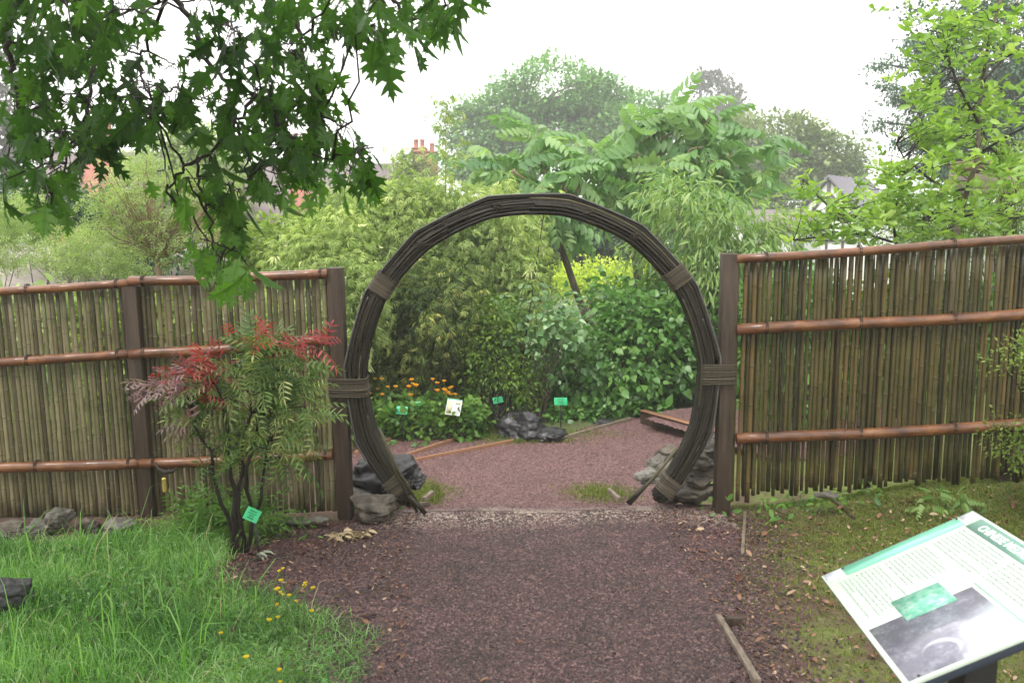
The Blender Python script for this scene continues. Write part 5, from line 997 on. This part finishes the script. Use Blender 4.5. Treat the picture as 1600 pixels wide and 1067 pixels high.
OC = [(30, 30, 45, 40, 26), (110, 30, 55, 40, 25), (190, 30, 50, 35, 18), (40, 110, 50, 40, 24), (120, 110, 55, 40, 26), (190, 110, 40, 35, 15), (60, 190, 55, 35, 20), (130, 180, 50, 40, 28), (30, 250, 35, 35, 16), (100, 250, 45, 40, 26), (70, 300, 45, 35, 18), (90, 330, 25, 22, 9), (8, 310, 12, 25, 5), (150, 230, 35, 35, 16), (200, 190, 30, 30, 12), (230, 200, 25, 20, 8), (235, 150, 40, 35, 16), (280, 180, 35, 35, 16), (262, 135, 35, 20, 5),
      (350, 30, 55, 35, 16), (380, 90, 50, 40, 20), (330, 180, 45, 35, 17), (400, 180, 55, 45, 28), (460, 120, 50, 45, 24), (450, 50, 55, 40, 22), (510, 60, 35, 45, 20), (470, 200, 55, 45, 34), (510, 150, 28, 40, 14), (540, 230, 30, 30, 14), (560, 270, 22, 30, 10), (500, 250, 45, 35, 20), (440, 260, 50, 35, 24), (380, 240, 45, 30, 14), (480, 300, 30, 20, 5), (540, 295, 25, 18, 5), (420, 295, 30, 30, 11), (250, 295, 22, 14, 5), (290, 310, 26, 20, 6), (340, 300, 30, 28, 11), (380, 330, 35, 30, 13), (340, 360, 32, 22, 9), (375, 380, 25, 20, 6), (330, 410, 28, 20, 11), (360, 420, 32, 22, 11), (345, 440, 22, 10, 4), (310, 390, 14, 14, 3),
      (550, 10, 40, 20, 10), (600, 30, 35, 35, 18), (650, 20, 40, 35, 20), (700, 15, 28, 28, 11), (590, 75, 20, 22, 6), (640, 70, 20, 25, 5), (680, 50, 20, 25, 4), (480, 5, 60, 20, 12), (300, 130, 25, 25, 6), (20, 180, 25, 30, 8), (420, 10, 50, 20, 12), (60, 0, 70, 20, 14), (180, 60, 40, 30, 10)]
tms = [t_oak(s, b, c) for s, b, c in ((1, .2, .25), (2, .5, -.2), (3, .1, .1), (4, .7, .4))]; g = Geo()
for (px, py, rx, ry, n) in OC:
    n = max(3, int(n*(.95 if px < 235 else 1.12))); a_ = r.uniform(-1, 1, (n, 2)); Yc = 3.25+.25*r.normal(); P = np.stack([at(px+q[0]*rx, py-14+q[1]*ry, Yc+r.normal()*.16) for q in a_]); cl = r.uniform()
    D = nrm(np.stack([r.normal(size=n)*.42, r.normal(size=n)*.42, -1+.35*r.normal(size=n)], 1)); az = r.normal(size=n)*1.2-1.57; N = nrm(np.stack([np.cos(az), np.sin(az), .4+.3*r.normal(size=n)], 1))
    S = r.uniform(.07, .128, n)
    for k in range(4): m_ = np.arange(n) % 4 == k; g.leaves(P[m_], D[m_], N[m_], S[m_], tms[k], np.clip(.45*cl+.45*r.uniform(0, 1, m_.sum())+.3*(py > 285), 0, 1))  # lower clusters coloured lighter, painting in light shining through the leaves
    hub = P.mean(0)+[0, 0, .05]; s = opa[int(np.argmin(np.linalg.norm(opa-hub, axis=1)))]; go.tube(bezier(s, hub, .03, 7, .03, r), np.linspace(.005, .003, 7), 5, .5)
    for p in P[::2]: go.tube([hub+r.normal(size=3)*.02, (hub+p)/2+[0, 0, .02], p], [.0028, .002, .0012], 4, .5, False)
# the rest of the crown spreads overhead and behind the viewpoint and shades the foreground
ro = np.random.default_rng(43); m = 300; oc = np.stack([ro.uniform(-9, 4.5, m), ro.uniform(-5, 2.9, m), ro.uniform(3.7, 6.2, m)], 1); oc[:, 2] += .12*np.maximum(oc[:, 1], 0)
for k in range(4): cloud(g, oc[k::4], .7, 26, .16, tms[k], 1., .4, r=ro)
for c in oc[::3]: go.tube(bezier((-6.45, 1, ro.uniform(3, 4.6)), c, .1, 9, .02, ro), np.linspace(.05, .01, 9), 5)
g.build('crown', L_OAK, ok); go.build('branches', BARK_D, ok, True)
Geo().tube([(-6.5, 1, -.2), (-6.45, 1, 1.5), (-6.5, 1.05, 3.2), (-6.4, 1, 5.5)], [.34, .27, .24, .18], 18).build('trunk', BARK, ok, True)
# ------------------------------------------------------------------ HAZE
m, n_, out = newmat('haze_air'); v = n_.nodes.new('ShaderNodeVolumePrincipled'); v.inputs['Color'].default_value = (.99, .995, 1, 1); v.inputs['Density'].default_value = .0028; v.inputs['Anisotropy'].default_value = .2
n_.links.new(v.outputs[0], out.inputs['Volume'])
hz = Geo().box((0, 0, 13.2), (560, 560, 33.6)).build('haze', m); tag(hz, 'thin pale damp air fading the far trees', 'haze', kind='stuff')
